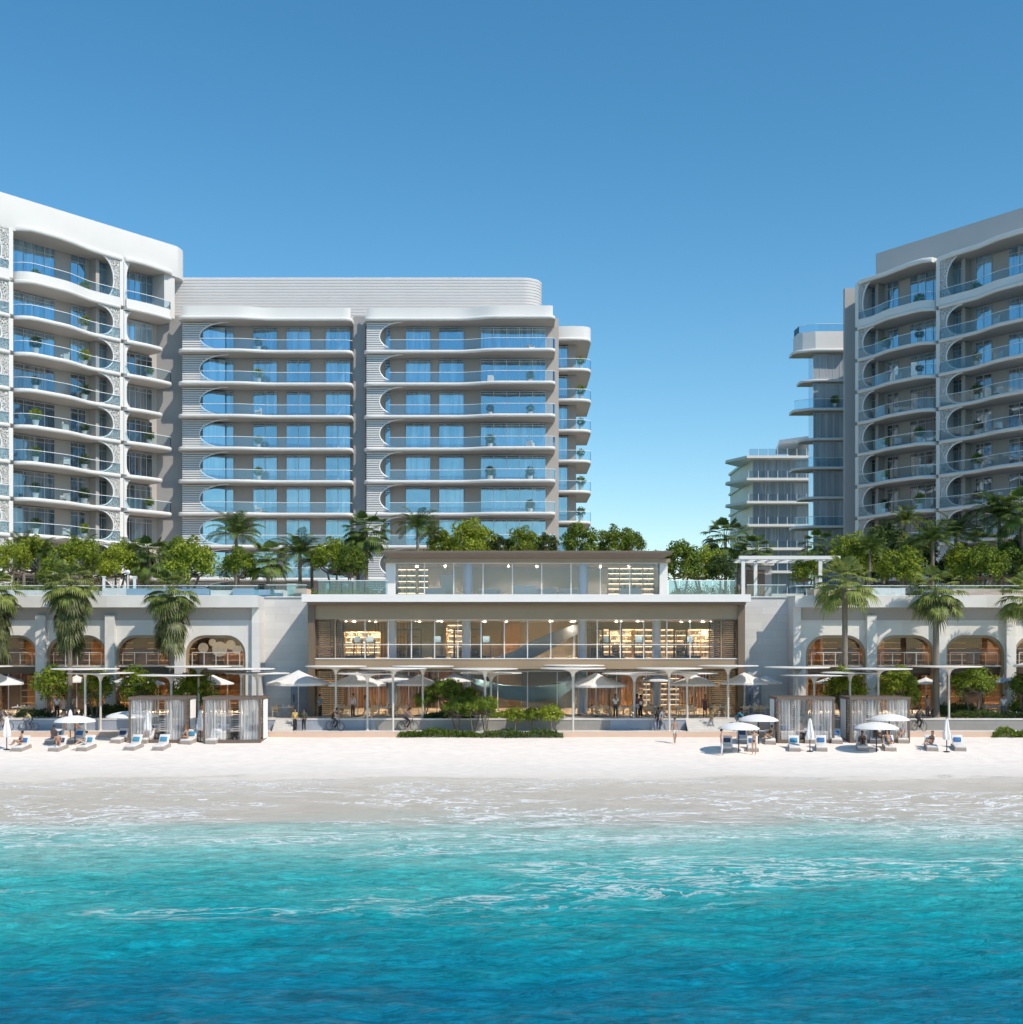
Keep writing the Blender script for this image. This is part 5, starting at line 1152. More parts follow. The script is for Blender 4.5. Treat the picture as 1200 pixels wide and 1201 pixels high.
for a in ((14,655,42,110,0,'bright tree at the photo edge above the first arch'),(40,650,44,113,0,'bright round tree behind the long stone planter'),(92,656,52,109,0,'bright bushy tree directly behind the tallest shaggy palm'),
          (138,660,48,112,0,'bright tree behind the white globe lamp post'),(222,661,62,109,0,'large bright tree between the second shaggy palm and the roof pool'),(280,664,44,110,1,'upright bright tree beside the dark cycad at the roof pool'),
          (205,650,40,118,2,'mid green tree behind the second shaggy palm'),(392,655,50,111,0,'bright tree between the two palms near the lounge'),(412,660,40,109,2,'mid green tree touching the lounge end wall'),
          (60,672,34,106,2,'low bushy tree by the tallest shaggy palm on the roof'),(168,664,34,116,3,'dark tree behind the second arch palm'),(112,668,36,120,2,'low mid green tree between globe lamp and shaggy palm'),
          (550,636,56,124,0,'bright tree above the middle of the lounge roof'),(612,637,40,125,0,'pair-like bright tree above the lounge counter'),(680,636,46,124,2,'wide mid green tree above the lounge column'),(722,638,44,125,0,'bright tree over the lounge bookcase end'),
          (742,638,30,126,2,'small tree at the end of the lounge roof line'),(640,640,30,126,3,'small dark tree behind the lounge roof'),(518,640,36,126,2,'mid green tree behind the palm above the lounge'),(585,642,30,125,3,'small dark tree between the two bright lounge trees'),
          (800,660,52,110,2,'leafy tree touching the lounge roof corner by the far block'),(824,664,48,113,0,'bright tree under the lone tall palm'),(845,668,36,110,3,'dark small tree at the pergola post'),
          (946,668,42,111,0,'bright round tree under the white pergola beam'),(1000,652,56,112,0,'bright tree behind the clean trunked fan palm'),(1022,664,50,116,2,'mid green tree between the two fan palms'),(1058,668,52,109,1,'round tree on the roof before the shaded tower'),
          (1078,650,44,119,3,'dark tree under the shaded tower balconies'),(1130,662,46,112,1,'upright bright tree behind the second fan palm'),(1152,664,54,109,0,'bushy bright tree between fan palm and photo edge'),(1186,662,54,111,2,'mid green tree at the shaded edge of the photo'),
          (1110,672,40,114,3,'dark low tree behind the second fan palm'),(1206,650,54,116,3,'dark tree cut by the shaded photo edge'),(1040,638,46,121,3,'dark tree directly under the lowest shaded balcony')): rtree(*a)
for a in ((1,46,112,651,'feather palm among the bright trees above the first arch',.9),(1,95,118,648,'feather palm against the lowest balconies of the wide bay',1.0),(0,176,113,652,'tall dark fan palm between globe lamp and second shaggy palm',1.15),(2,28,119,640,'small palm at the photo edge under the white tower',.8),
          (1,150,121,650,'dark feather palm behind the globe lamp',.9),(1,277,117,628,'tall dark feather palm before the blue windows',1.25),(0,315,111,655,'dark fan palm standing at the roof pool end',1.0),(1,352,113,650,'feather palm beside the corner of the blue windows bay',1.15),(2,366,115,660,'small feather palm at the arcade roof corner',.8),
          (0,430,112,622,'tall fan palm with two thin trunks in view by the lounge',1.1),(0,420,114,640,'shorter fan palm leaning beside the tall one at the lounge',.8),(1,490,122,620,'feather palm rising over the lounge roof',1.1),(2,505,126,628,'second palm over the lounge roof behind the feather palm',.8),
          (0,851,116,630,'lone tall palm against open sky beside the far block',1.15),(1,866,112,664,'short palm at the pergola post under the lone tall palm',.7),(0,887,113,645,'dark small palm behind the pergola post',.9),(0,962,115,640,'bright palm above the pergola beam end',.95),
          (1,1036,123,632,'feather palm below the inner bay of the shaded tower',.9),(1,1094,112,635,'feather palm just above the second fan palm',1.05),(2,1070,114,645,'yellowish palm between the dark tree and the second fan palm',.9),(1,1121,115,628,'tall feather palm under the outer shaded balconies',1.15),
          (0,1150,118,640,'fan palm behind the bushy bright tree',1.0),(1,1172,113,606,'highest feather palm near the shaded photo edge',1.35),(0,1198,111,600,'fan palm cut by the photo edge in the roof garden',1.3),(2,1062,121,612,'dark palm against the lowest inner balconies',.9),(1,1020,110,646,'palm between the two round trees by the clean trunked fan palm',.8)):
    place_palm(ROOFP[a[0]], a[1], a[2], DECK_Z+.05, a[3], a[4], PG_, sc=a[5])
# -- low plants: hedges and shrubs, each with its own leaves and stems
def hedge(px0, px1, y0, y1, z0, h, label, m=HEDGE, dens=260, name='hedge', lv=.16):
    a, b = X_at(px0,(y0+y1)/2), X_at(px1,(y0+y1)/2); r = empty(name, ((a+b)/2,(y0+y1)/2,z0), label, 'hedge'); rng = random.Random(int(px0*7+px1)); v, f = [], []
    off = Vector(r.location)
    for i in range(int((b-a)*(y1-y0+h)*dens)):
        x = rng.uniform(a,b); y = rng.uniform(y0,y1); e = min(1, min(x-a, b-x)/.5)
        hh = h*(.62 + .5*mnoise.noise((x*.9,y*1.2,px0))+.25*mnoise.noise((x*3,y*3,2)))*(.45+.55*e); z = z0 + hh*(rng.random()**.45)
        leaf(v, f, Vector((x,y,z)) - off, (rdir(rng)+Vector((0,-.2,.5))).normalized(), rdir(rng), lv*rng.uniform(.7,1.3), lv*.3)
    link('leaves', raw_mesh('leaves', v, f, m), r)
    mb = MB()
    for i in range(int((b-a)*3)): x = rng.uniform(a+.1,b-.1); y = rng.uniform(y0+.1,y1-.1); mb.tube([(x,y,z0+.002),(x+rng.uniform(-.1,.1),y,z0+h*.5)], .015, 4)
    mb.build('stems', TRUNK, r)
hedge(468,562,93.25,94.0,.72,.8,'low pale green hedge in front of the round clipped trees',LEAF_B)
hedge(563,660,93.25,94.0,.72,.72,'darker low hedge under the small open trees')
hedge(1164,1230,93.25,94.0,.72,.85,'low hedge on the sand at the photo edge', LEAF_B)
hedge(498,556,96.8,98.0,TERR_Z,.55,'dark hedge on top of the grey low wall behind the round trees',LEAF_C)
hedge(566,610,97,98.2,TERR_Z,.5,'bright low planting on the wall between the round trees',LEAF_B)
hedge(1116,1172,96.8,98.2,TERR_Z,.7,'long hedge on the grey-brown wall by the last canopy post')
hedge(1174,1250,96.8,98.2,TERR_Z,.8,'thick hedge on the grey-brown wall at the photo edge',LEAF_C)
hedge(1096,1150,99,101,TERR_Z,1.2,'taller dark bushes under the round terrace tree',LEAF_C)
hedge(98,150,99,101,TERR_Z,1.15,'dark clipped hedge between the two shaggy palms',LEAF_C)
hedge(20,60,98,99.4,TERR_Z,.8,'dark low hedge before the cafe table at the photo edge',LEAF_C)
hedge(1185,1240,99.4,101,TERR_Z,2.6,'tall bushes by the last stone pilaster',LEAF_B)
hedge(452,782,109,117.5,15.3,.5,'thin green planting on the lounge roof',LEAF_B,16,'roof_planting')
hedge(-60,118,104.3,106.7,DECK_Z+.45,.8,'green planting in the long stone roof planter',LEAF_B,60)
for a, b, y in ((957,1016,103.3),(1120,1173,103.3),(1180,1288,103.4)): hedge(a,b,y,y+1.8,DECK_Z+.5,.55,'green planting in the peach planter %s' % {957:'behind the clean trunked fan palm',1120:'beyond the second fan palm',1180:'at the photo edge'}[a],LEAF_B,70)
hedge(1024,1060,103.7,105.7,DECK_Z+.55,.6,'green planting in the white planter between the fan palms',LEAF_C,70)
hedge(362,452,107,112,DECK_Z,1.1,'planting under the trees beside the lounge',LEAF_B,40); hedge(786,868,108,114,DECK_Z,1.5,'planting under the leafy trees past the lounge roof corner',LEAF_C,40)
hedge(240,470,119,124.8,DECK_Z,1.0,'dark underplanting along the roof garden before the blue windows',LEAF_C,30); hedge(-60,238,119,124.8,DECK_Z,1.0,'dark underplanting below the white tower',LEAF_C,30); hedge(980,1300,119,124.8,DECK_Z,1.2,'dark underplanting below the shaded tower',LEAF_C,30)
# -- trees at terrace and beach level
TT = [tree_proto(21, LEAF_A, ch=1.7, multi=3, nl=50, per=80, rz=1.05, l=.105), tree_proto(22, LEAF_B, ch=1.55, multi=3, nl=56, per=90, rz=.66, l=.09), tree_proto(23, LEAF_A, ch=1.5, multi=1, nl=30, per=80, rz=.78, l=.12)]
def ttree(px, Y, zb, ytop, w, k, label):
    s = w*Y/F/2*1.06; hz = Z_at(ytop, Y) - zb; o = inst(TT[k], (X_at(px,Y), Y, zb), random.uniform(0,6), label, s, cat='tree', group='small trees at beach level')
    ch0 = (1.7,1.55,1.5)[k]; rz = (1.05,.66,.78)[k]; need = hz/s - rz*1.0
    for ch in o.children:
        if ch.name.startswith('crown'): ch.location.z = max(need,.8)
        else: ch.scale.z = max(need,.8)/ch0
for a in ((62,98.6,TERR_Z,780,44,0,'bright leafy tree over the cafe table by the tallest shaggy palm'),(112,98.2,TERR_Z,784,42,0,'bright tree between the tallest shaggy palm and the twin canopies'),(163,98.4,TERR_Z,781,48,0,'bright tree beside the second shaggy palm at the cabana'),(228,98.4,TERR_Z,784,50,0,'bright tree behind the gap of the paired cabanas'),
          (990,98.0,TERR_Z,783,50,0,'bright tree behind the first slatted cabana'),(1056,98.4,TERR_Z,782,50,0,'bright tree behind the outer slatted cabana'),(1142,98.6,TERR_Z,783,54,1,'round tree with dark twigs before the orange lit shop'),(1202,98.4,TERR_Z,790,44,1,'tree cut by the photo edge beside the last stone pilaster'),
          (522,97.6,TERR_Z,796,44,1,'dark tallest tree behind the round clipped trees'),(546,98.2,TERR_Z,806,32,1,'shaded tree at the back of the clipped group'),(498,98,TERR_Z,812,28,1,'small dark tree next to the mauve cyclist'),
          (536,95.1,PROM_Z-.1,818,36,1,'first round clipped tree behind the pale hedge'),(556,94.9,PROM_Z-.1,818,34,1,'second round clipped tree with twin stems in the hedge'),(570,94.8,PROM_Z-.1,817,32,1,'third round clipped tree with a slanting stem in the hedge'),
          (604,94.9,PROM_Z-.1,828,27,2,'small open tree at the start of the darker hedge'),(624,95,PROM_Z-.1,828,25,2,'small open tree in the middle of the darker hedge'),(646,94.8,PROM_Z-.1,824,32,2,'last small tree before the lone canopy post')): ttree(*a)
# ================================================================= disc canopies
def canopy_proto():
    r = empty('shade_canopy'); mb = MB()
    mb.lathe([(.11,-.62),(.13,-.48),(.22,-.3),(.42,-.17),(.8,-.105),(1.5,-.075),(2.36,-.045),(2.46,-.005),(2.44,.035),(2.2,.05),(0.02,.07)], 48); c = mb.build('canopy', CANOPY, r, True); c.location = (0,0,1)
    mb = MB(); mb.lathe([(.17,0),(.17,.004),(.085,.02),(.085,.97),(.09,1)], 14); mb.build('post', POST, r, True); return r
CAN = canopy_proto()
def canopy(px, yd, wpx, Y, zb, label):
    s = wpx*Y/F/2/2.46; h = Z_at(yd, Y) - zb; o = inst(CAN, (X_at(px,Y), Y, zb), 0, label, cat='canopy', group='white disc canopies along the promenade')
    for ch in o.children:
        if ch.name.startswith('canopy'): ch.location = (0,0,h); ch.scale = (s,s,1)
        else: ch.scale = (1,1,h-.5)
A_, B_, C_ = (97.4,TERR_Z), (95.2,PROM_Z), (96.0,PROM_Z)
for px, yd, w, yz, lab in ((394,781.5,72,A_,'disc canopy at the bronze end frame behind the black cyclist'),(461,784,78,B_,'disc canopy on the promenade post nearest the pale hedge'),(496,781.5,73,A_,'disc canopy behind the pale hedge before the dark clipped tree'),(431,790,70,C_,'lower disc canopy over the woman in dusty pink'),
        (569,784.5,77,B_,'disc canopy above the round clipped trees'),(576,789.5,73,(98,TERR_Z),'lower disc canopy behind the round clipped trees'),(672,784,77,B_,'disc canopy on the lone post past the small open trees'),(673,780.5,72,(99,TERR_Z),'disc canopy hidden behind the lone post canopy'),
        (744,790,77,(98,TERR_Z),'lower disc canopy over the woman in maroon'),(785,784,77,B_,'disc canopy whose post stands behind the bare chested man'),(806,789.5,72,(97.2,TERR_Z),'lower disc canopy ending at the garden steps'),(854,781,71,A_,'disc canopy at the brown end wall above the teal cyclist'),
        (935,782.8,76,A_,'disc canopy across the grey stone wall by the slatted cabana'),(955,792,78,C_,'lowest disc canopy just above the first slatted cabana'),(997,789,68,C_,'lower disc canopy between the two slatted cabanas'),(1030,784.5,78,B_,'disc canopy rising behind the outer slatted cabana'),(1113,781.8,76,(97.0,TERR_Z),'disc canopy above the closed umbrella and round terrace tree'),
        (1226,780,70,A_,'disc canopy cut by the photo edge near the last arch'),(-24,781.5,74,A_,'disc canopy cut by the photo edge over the cafe table'),(100,784.5,78,B_,'disc canopy whose post stands by the bare backed sunbather'),(118,789.5,76,C_,'lower disc canopy next to the sunbather post'),
        (233,781.8,76,A_,'disc canopy below the arch of pendant lamps'),(201,792,78,C_,'lowest disc canopy above the first draped cabana'),(283,784.5,78,B_,'disc canopy above the second draped cabana'),(302,789.7,75,C_,'lower disc canopy reaching toward the big white parasol')):
    canopy(px, yd, w, yz[0], yz[1], lab)
# ================================================================= parasols
def parasol_proto(m, n=8):
    r = empty('cafe_parasol'); mb = MB(); K = n*4
    def rim(j, q, z, sag): a = 2*math.pi*j/K; e = math.cos(math.pi*(j % 4)/4 - 0)*0; s = 1 - sag*(1-abs(((j % 4)-2)/2)); return (q*math.cos(a)*s, q*math.sin(a)*s, z - .04*(1-abs(((j % 4)-2)/2))*0)
    mb.rings([[rim(j, q, z, .07) for j in range(K)] for q, z in ((2.3,0),(1.55,.24),(.75,.55),(.05,.86))] , False)
    mb.rings([[rim(j, q, z, .07) for j in range(K)] for q, z in ((2.3,0),(2.31,-.16))], False)
    c = mb.build('canopy', m, r)
    mb = MB()
    for j in range(n): a = 2*math.pi*(j*4)/K; mb.tube([(.04*math.cos(a),.04*math.sin(a),.8),(2.24*math.cos(a),2.24*math.sin(a),.0)], .015, 4)
    mb.build('ribs', POST, c); c.location = (0,0,1)
    mb = MB(); mb.lathe([(.04,0),(.04,1)], 10); mb.build('pole', POST, r, True)
    mb = MB(); mb.lathe([(.34,0),(.34,.06),(.06,.1)], 16); mb.build('base', METALD, r, True); return r
PAR = parasol_proto(CANVAST); PARB = parasol_proto(CANVASB)
def parasol(px, yrim, wpx, Y, label, pr=None, zb=TERR_Z, tilt=0):
    pr = pr or PAR; s = wpx*Y/F/2/2.3; h = Z_at(yrim, Y) - zb
    Y += .9; s = wpx*Y/F/2/2.3; h = Z_at(yrim, Y) - zb
    o = inst(pr, (X_at(px,Y), Y, zb+.003), random.uniform(0,.7), label, cat='parasol', group='cafe parasols on the terrace')
    for ch in o.children:
        if ch.name.startswith('canopy'): ch.location = (0,0,h); ch.scale = (s,s,s*1.05); ch.rotation_euler = (0,tilt,0)
        elif ch.name.startswith('pole'): ch.scale = (1,1,h+.6)
for a in ((350,801,75,99,'big white parasol in front of the grey stone wall by the narrow steps'),(419,802,71,99,'white parasol behind the low canopy over the dusty pink dress'),(466,797.5,58,101,'yellow lit white parasol deepest under the bronze floor edge'),(491,802,54,99.4,'white parasol left of the dark clipped tree'),(533,798,44,100.5,'white parasol rising behind the dark clipped tree'),
          (699,803,71,98.8,'big white parasol past the lone canopy post'),(678,799,52,100.6,'white parasol partly hidden by the lone post parasol'),(771,797.5,40,100.8,'small white parasol behind the bare chested man post'),(814,802,58,99.4,'white parasol behind the low canopy at the garden steps'),(873,800.5,60,98.6,'big white parasol at the brown end wall'),(898,800.5,40,100.4,'white parasol half hidden beyond the one at the brown wall'),
          (-2,801,58,98.5,'white parasol at the photo edge by the grey shirted cyclist'),(63,801,44,99.8,'white parasol tangled in the tree by the tallest shaggy palm'),(90,799,36,100.6,'cream parasol beside the twin canopy posts'),(160,801,64,99.4,'white parasol through the tree at the second shaggy palm'),(250,801,48,99.6,'white parasol in front of the pendant lamp arch'),
          (979,800,44,99.6,'white parasol behind the tree at the first slatted cabana'),(1086,801,34,100,'small white parasol against the second fan palm trunk'),(1210,781,40,99,'white parasol raised high at the photo edge')): parasol(*a)
parasol(10,799,34,100.4,'blue-grey parasol behind the photo edge parasol',PARB); parasol(1177,800,30,100.4,'blue-grey parasol in front of the last stone pilaster',PARB)
# beach umbrellas
def beach_umbrella_proto():
    r = empty('beach_umbrella'); mb = MB()
    mb.lathe([(1.42,0),(1.36,.1),(1.1,.24),(.7,.36),(.3,.43),(.02,.45)], 32); c = mb.build('canopy', CANVAST, r, True)
    mb = MB(); mb.tube([(0,0,-.2),(0,0,1.98)], .04, 8); mb.build('pole', METALD, r, True)
    mb = MB()
    for j in range(8): a = math.pi*j/4; mb.tube([(0,0,.3),(1.36*math.cos(a),1.36*math.sin(a),.0)], .012, 4)
    mb.build('ribs', POST, c); c.location = (0,0,1.62); return r
def closed_umbrella_proto():
    r = empty('closed_umbrella'); mb = MB(); n = 20
    mb.rings([[(q*(1+.22*math.cos(j*math.pi*2/n*5+z))*math.cos(2*math.pi*j/n), q*(1+.22*math.cos(j*math.pi*2/n*5+z))*math.sin(2*math.pi*j/n), z) for j in range(n)] for q, z in ((.2,.85),(.25,1.0),(.22,1.3),(.15,1.7),(.11,2.1),(.03,2.3))]); mb.build('folded_canopy', CANVAS, r, True)
    mb = MB(); mb.tube([(0,0,-.2),(0,0,2.36)], .035, 8); mb.build('pole', METALD, r, True); mb = MB(); mb.lathe([(.22,.0),(.22,.05),(.05,.08)], 14); mb.build('base', METALD, r, True); return r
BU, CU = beach_umbrella_proto(), closed_umbrella_proto()
def Yg(py):
    """depth of the sand seen at image row py"""
    lo, hi = 70., 93.6
    for _ in range(40):
        m_ = (lo+hi)/2
        if H0 + F*(H - beach_s(m_))/m_ > py: lo = m_
        else: hi = m_
    return lo
def ground(x, y): return sand_z(x, y) if y < 93.7 else (PROM_Z if y < 96.35 else TERR_Z)
def onsand(px, py): Y = Yg(py); x = X_at(px, Y); return x, Y, sand_z(x, Y)
for px, py, lab, sc in ((88,874,'open white umbrella over the four loungers with seated sunbathers',1.0),(155,867,'open white umbrella in front of the first draped cabana',1.3),(866.5,883,'open white umbrella between the two standing beach women',1.0),(889.5,872,'open white umbrella behind the woman in black bikini bottoms',1.0),(1028,882,'front open umbrella before the outer slatted cabana',1.05),(1043,871.5,'rear open umbrella against the outer slatted cabana curtains',1.0)):
    inst(BU, onsand(px,py), random.uniform(0,1), lab, (sc,sc,1), cat='umbrella', group='open beach umbrellas')
for px, py, lab in ((8,879,'closed white umbrella standing at the photo edge by the lounger'),(82.5,870,'closed white umbrella behind the first open umbrella'),(173.5,871,'closed white umbrella beside the man reclining'),(235,870,'closed white umbrella in the gap between the draped cabanas'),(950,881.5,'closed white umbrella before the first slatted cabana'),(1110.5,882,'closed white umbrella between the last two loungers')):
    inst(CU, onsand(px,py), random.uniform(0,3), lab, 1.0, cat='umbrella', group='closed beach umbrellas')
# ================================================================= loungers
def lounger_proto(pm):
    r = empty('sun_lounger')
    def soft(x0,x1,y0,y1,z0,z1,T=None,b=.05):
        mb = MB(T); mb.rings([[(x0+i,y0+i,z),(x1-i,y0+i,z),(x1-i,y1-i,z),(x0+i,y1-i,z)] for z, i in ((z0,b),(z0+b*.5,.012),(z1-b*.5,.012),(z1,b))]); return mb
    soft(-.46,.46,-1.0,1.0,-.06,.24).build('base', LBASE, r, True)
    soft(-.43,.43,-.97,.55,.242,.38).build('seat_cushion', CUSH, r, True)
    ca, sa = math.cos(R(52)), math.sin(R(52))
    def T(x, y, z): return (x, .52 + y*ca - z*sa, .30 + y*sa + z*ca)
    soft(-.43,.43,0,.82,0,.14,T).build('backrest', CUSH, r, True)
    soft(-.3,.3,.12,.52,.142,.26,T,.06).build('pillow', pm, r, True); return r
LOU = [lounger_proto(m) for m in PILB]
LG = 'sun loungers on the sand'
LPOS = {}
for px, py, k, lab in ((20,882,0,'lounger under the woman in dark red swimsuit'),(60,873.5,1,'rear lounger with teal pillow under the first open umbrella'),(64,882,2,'front lounger carrying the woman in the bikini'),(86,873,0,'rear lounger with blue pillow by the first umbrella pole'),(97,881.5,1,'front lounger with teal pillow and the white shirted person'),
        (137,872.5,2,'lounger with navy pillow beside the flat umbrella'),(153,881,1,'empty front lounger with teal pillow before the flat umbrella'),(168,872.5,0,'lounger under the reclining man'),(186,881,1,'empty front lounger with teal pillow nearest the sea past the flat umbrella'),(219,873.5,1,'lounger beside the woman in red bikini'),(248,873,1,'empty lounger at the second draped cabana'),
        (855,882.5,2,'lounger with navy pillow behind the woman in white trousers'),(873,872.5,2,'rear lounger with wide navy pillow behind the beach umbrella'),(885.5,882.5,0,'lounger behind the woman in black bikini bottoms'),(906,873.5,0,'lounger carrying the man in brown shirt'),(934.5,882,1,'empty front lounger with teal pillow before the slatted cabana'),(953,872.5,0,'rear lounger beside the closed umbrella at the cabana'),(966.5,882,0,'empty front lounger with blue pillow past the closed umbrella'),(984,873,0,'empty lounger between the two slatted cabanas'),
        (1015,881.5,2,'lounger under the dark haired woman in black'),(1029,872.5,2,'rear lounger under the man in navy shirt'),(1047,881.5,0,'lounger under the woman in tan bikini'),(1062,872.5,0,'lounger at the post of the outer slatted cabana'),(1096.5,881.5,1,'lounger under the red haired woman by the closed umbrella'),(1129,881.5,0,'last empty lounger with blue pillow beside the closed umbrella')):
    x, Y, z = onsand(px, py); Y += .9; z = sand_z(x, Y); pit = math.atan2(beach_s(Y+1)-beach_s(Y-1), 2)
    Y -= .1; LPOS[px] = (x, Y, z, pit, -.16 + random.uniform(-.05,.05))
    inst(LOU[k], (x, Y, z+.02), LPOS[px][4], lab, (.86,.74,.84), pit, cat='sun lounger', group=LG)
def put(key, px, py, yaw=0, zadd=0):
    o = PEOPLE[key]; Y = Yg(py) if py > 866 else None
    if Y is None:   # promenade or terrace
        Y = 98.5 if py < 845 else 95.6
    x = X_at(px, Y); o.location = (x, Y, ground(x, Y) + zadd); o.rotation_euler = (0,0,R(yaw)); return o
def seat(key, lpx, dy=.0, yaw=0):
    x, Y, z, pit, rz = LPOS[lpx]; o = PEOPLE[key]; o.location = (x + dy*math.sin(rz)*-1, Y + dy, z + .335 + dy*math.tan(pit)); o.rotation_euler = (0,0,rz + R(yaw))
for k, px, py, yaw in (('yel',346,853,30),('grn',356.5,853,-20),('tea',375.5,842,60),('pnk',414,840,-30),('drs',428.8,840,100),('wht',722,842,20),('mar',747.5,839,30),('wh2',751.5,839,-40),('blk',772.5,855,160),('gry',776.5,855,70),('bar',791.5,872,10),('brn',827,839,-30),('ylm',834.5,852,-60),
                       ('lin',846.5,886,80),('bik',884.5,885.5,-20),('ta1',67,838,20),('ta2',75,836,-10),('ta3',84,838,40),('abl',88.5,849,-20),('sh1',75,850,170),('ta4',1088,836,30),('ta5',1177,841,0)): put(k, px, py, yaw)
put('sh2',95.5,850,170,.02).location.y = 94.4
for k, lp, dy, yaw in (('sl1',20,-.1,-40),('sl2',64,-.1,30),('sl3',60,-.3,60),('sl4',97,-.2,-50),('rec',168,.15,0),('red',219,-.3,-80),('se1',906,-.3,-60),('sr1',1096.5,-.2,-50),('sr2',1015,-.1,0),('sr3',1047,.1,10),('sr4',1029,-.1,10),('sr5',1062,-.2,-40)): seat(k, lp, dy, yaw)
for k, px, Y, yaw, lab in (('cy1',393,95.6,60,'dark bicycle ridden by the cyclist in black'),('cy2',478,95.7,70,'dark bicycle before the round clipped trees'),('cy3',867,95.0,75,'dark bicycle ridden by the cyclist in teal'),('cy4',3,95.4,80,'dark bicycle at the photo edge under the grey shirted cyclist'),('cy5',34,95.6,-85,'small bicycle ridden by the cyclist in yellow'),('cy6',1078,95.6,20,'bicycle behind the outer slatted cabana')):
    x = X_at(px,Y); o = PEOPLE[k]; o.location = (x,Y,PROM_Z+.004); o.rotation_euler = (0,0,R(yaw)); sc = o.scale[0]
    inst(BIKE, (x,Y,PROM_Z+.004), R(yaw), lab, sc, cat='bicycle', group='bicycles on the promenade')
# ================================================================= cabanas
def cabana(px0, px1, py, label, slat_side, furn):
    Y = 90.75; a, b = X_at(px0,Y), X_at(px1,Y); d = 2.85; z0 = .66; z1 = Z_at(817.5, Y)
    r = empty('beach_cabana', ((a+b)/2, Y+d/2, z0), label, 'cabana')
    FR = WOODD
    mb = MB(); mb.box(a,b,Y,Y+d,z0-.3,z0+.12); mb.build('deck', FR, r)
    for x in (a,b-.14):
        for y in (Y+.002,Y+d-.142): mb = MB(); mb.box(x,x+.14,y,y+.14,z0+.121,z1-.2); mb.build('post', FR, r)
    mb = MB(); mb.box(a-.04,b+.04,Y-.04,Y+.12,z1-.2,z1); mb.box(a-.04,b+.04,Y+d-.12,Y+d+.04,z1-.2,z1); mb.box(a-.04,a+.12,Y+.121,Y+d-.121,z1-.2,z1); mb.box(b-.12,b+.04,Y+.121,Y+d-.121,z1-.2,z1)
    k = 16
    for i in range(1,k): y = Y + d*i/k; mb.box(a+.121,b-.121,y-.04,y+.04,z1-.12,z1-.02)
    mb.build('roof_frame', FR, r)
    mb = MB(); x = b-.11 if slat_side > 0 else a+.03; n = 17   # slatted panel on one side, half the depth
    for i in range(n): z = z0+.3+(z1-z0-.6)*i/n; mb.box(x,x+.08,Y+.15,Y+1.15,z,z+.075)
    mb.box(x,x+.08,Y+1.151,Y+1.25,z0+.13,z1-.21); mb.build('slat_panel', FR, r)
    mb = MB(); x = (a+b)/2 - .5; n = 15
    for i in range(n): z = z0+.3+(z1-z0-.6)*i/n; mb.box(x,x+.5,Y+d-.2,Y+d-.143,z,z+.07)
    mb.build('rear_slats', FR, r)
    rng = random.Random(int(px0))
    def curtain(x0, x1, y0, y1, name='curtain', m=SHEER, gather=0):
        mb = MB(); K = 44; rr = []
        for i in range(K+1):
            t = i/K; x = x0+(x1-x0)*t; y = y0+(y1-y0)*t; wob = .06*math.sin(t*K*.9 + rng.uniform(-.5,.5)); nx, ny = (0,1) if abs(x1-x0) > abs(y1-y0) else (1,0)
            x2, y2 = x, y
            if gather: mx_ = x0 + (x1-x0)*.5; x2 = x + (mx_-x)*.45
            rr.append([(x+nx*wob,y+ny*wob,z1-.205),((x*.4+x2*.6)+nx*wob*.8,y+ny*wob*.8,(z0+z1)/2-.4),(x2+nx*wob*1.2,y+ny*wob*1.2,z0+.14)])
        mb.rings(rr, False, False); mb.build(name, m, r, True)
    w = b-a
    curtain(a+.15,a+w*.4,Y+.07,Y+.07); curtain(a+w*.62,b-.16,Y+.07,Y+.07); curtain(a+.16,a+w*.34,Y+d-.07,Y+d-.07); curtain(a+w*.55,b-.16,Y+d-.07,Y+d-.07)
    if slat_side > 0: curtain(b-.04,b-.04,Y+1.3,Y+d-.16,'side_curtain',CANVAS); curtain(a+.06,a+.06,Y+.2,Y+d-.2)
    else: curtain(a+.03,a+.03,Y+1.3,Y+d-.16,'side_curtain',CANVAS); curtain(b-.07,b-.07,Y+.2,Y+d-.2)
    # daybeds, pillow and a low table on the deck
    for i, (fx, lab, tl) in enumerate(((.16,'cream daybed on the near post side of %s','daybed'),(.74,'cream daybed on the slatted side of %s' ,'daybed'))):
        q = empty('daybed', (a+w*fx+.3, Y+1.5, z0+.121), lab % furn, 'daybed'); x0 = a+w*fx-.25; mb = MB(); mb.box(x0,x0+1.0,Y+.6,Y+2.3,z0+.123,z0+.5); mb.build('base', CUSH, q)
        mb = MB(); mb.rings([[(x0+i_,Y+.6+i_,z),(x0+1-i_,Y+.6+i_,z),(x0+1-i_,Y+2.3-i_,z),(x0+i_,Y+2.3-i_,z)] for z, i_ in ((z0+.502,.04),(z0+.55,0),(z0+.64,0),(z0+.68,.05))]); mb.build('mattress', CUSH, q, True)
        mb = MB(); mb.box(x0,x0+1,Y+2.05,Y+2.3,z0+.682,z0+1.1); mb.build('backrest', CUSH, q)
        mb = MB(); mb.rings([[(x0+.2+i_,Y+1.8,z),(x0+.8-i_,Y+1.8,z),(x0+.8-i_,Y+2.04,z),(x0+.2+i_,Y+2.04,z)] for z, i_ in ((z0+.7,.05),(z0+.75,0),(z0+1.0,0),(z0+1.05,.06))]); mb.build('pillow', PILB[i*2], q, True)
    q = empty('side_table', (a+w*.5, Y+.8, z0+.121), 'round dark pedestal table between the daybeds of %s' % furn, 'table'); mb = MB(); c = (a+w*.5, Y+.8, z0)
    mb.lathe([(.2,.123),(.16,.2),(.07,.35),(.1,.52)], 16, c); mb.build('pedestal', METALD, q, True); mb = MB(); mb.lathe([(.3,.521),(.34,.55),(.34,.58)], 20, c); mb.build('table_top', METALD, q, True)
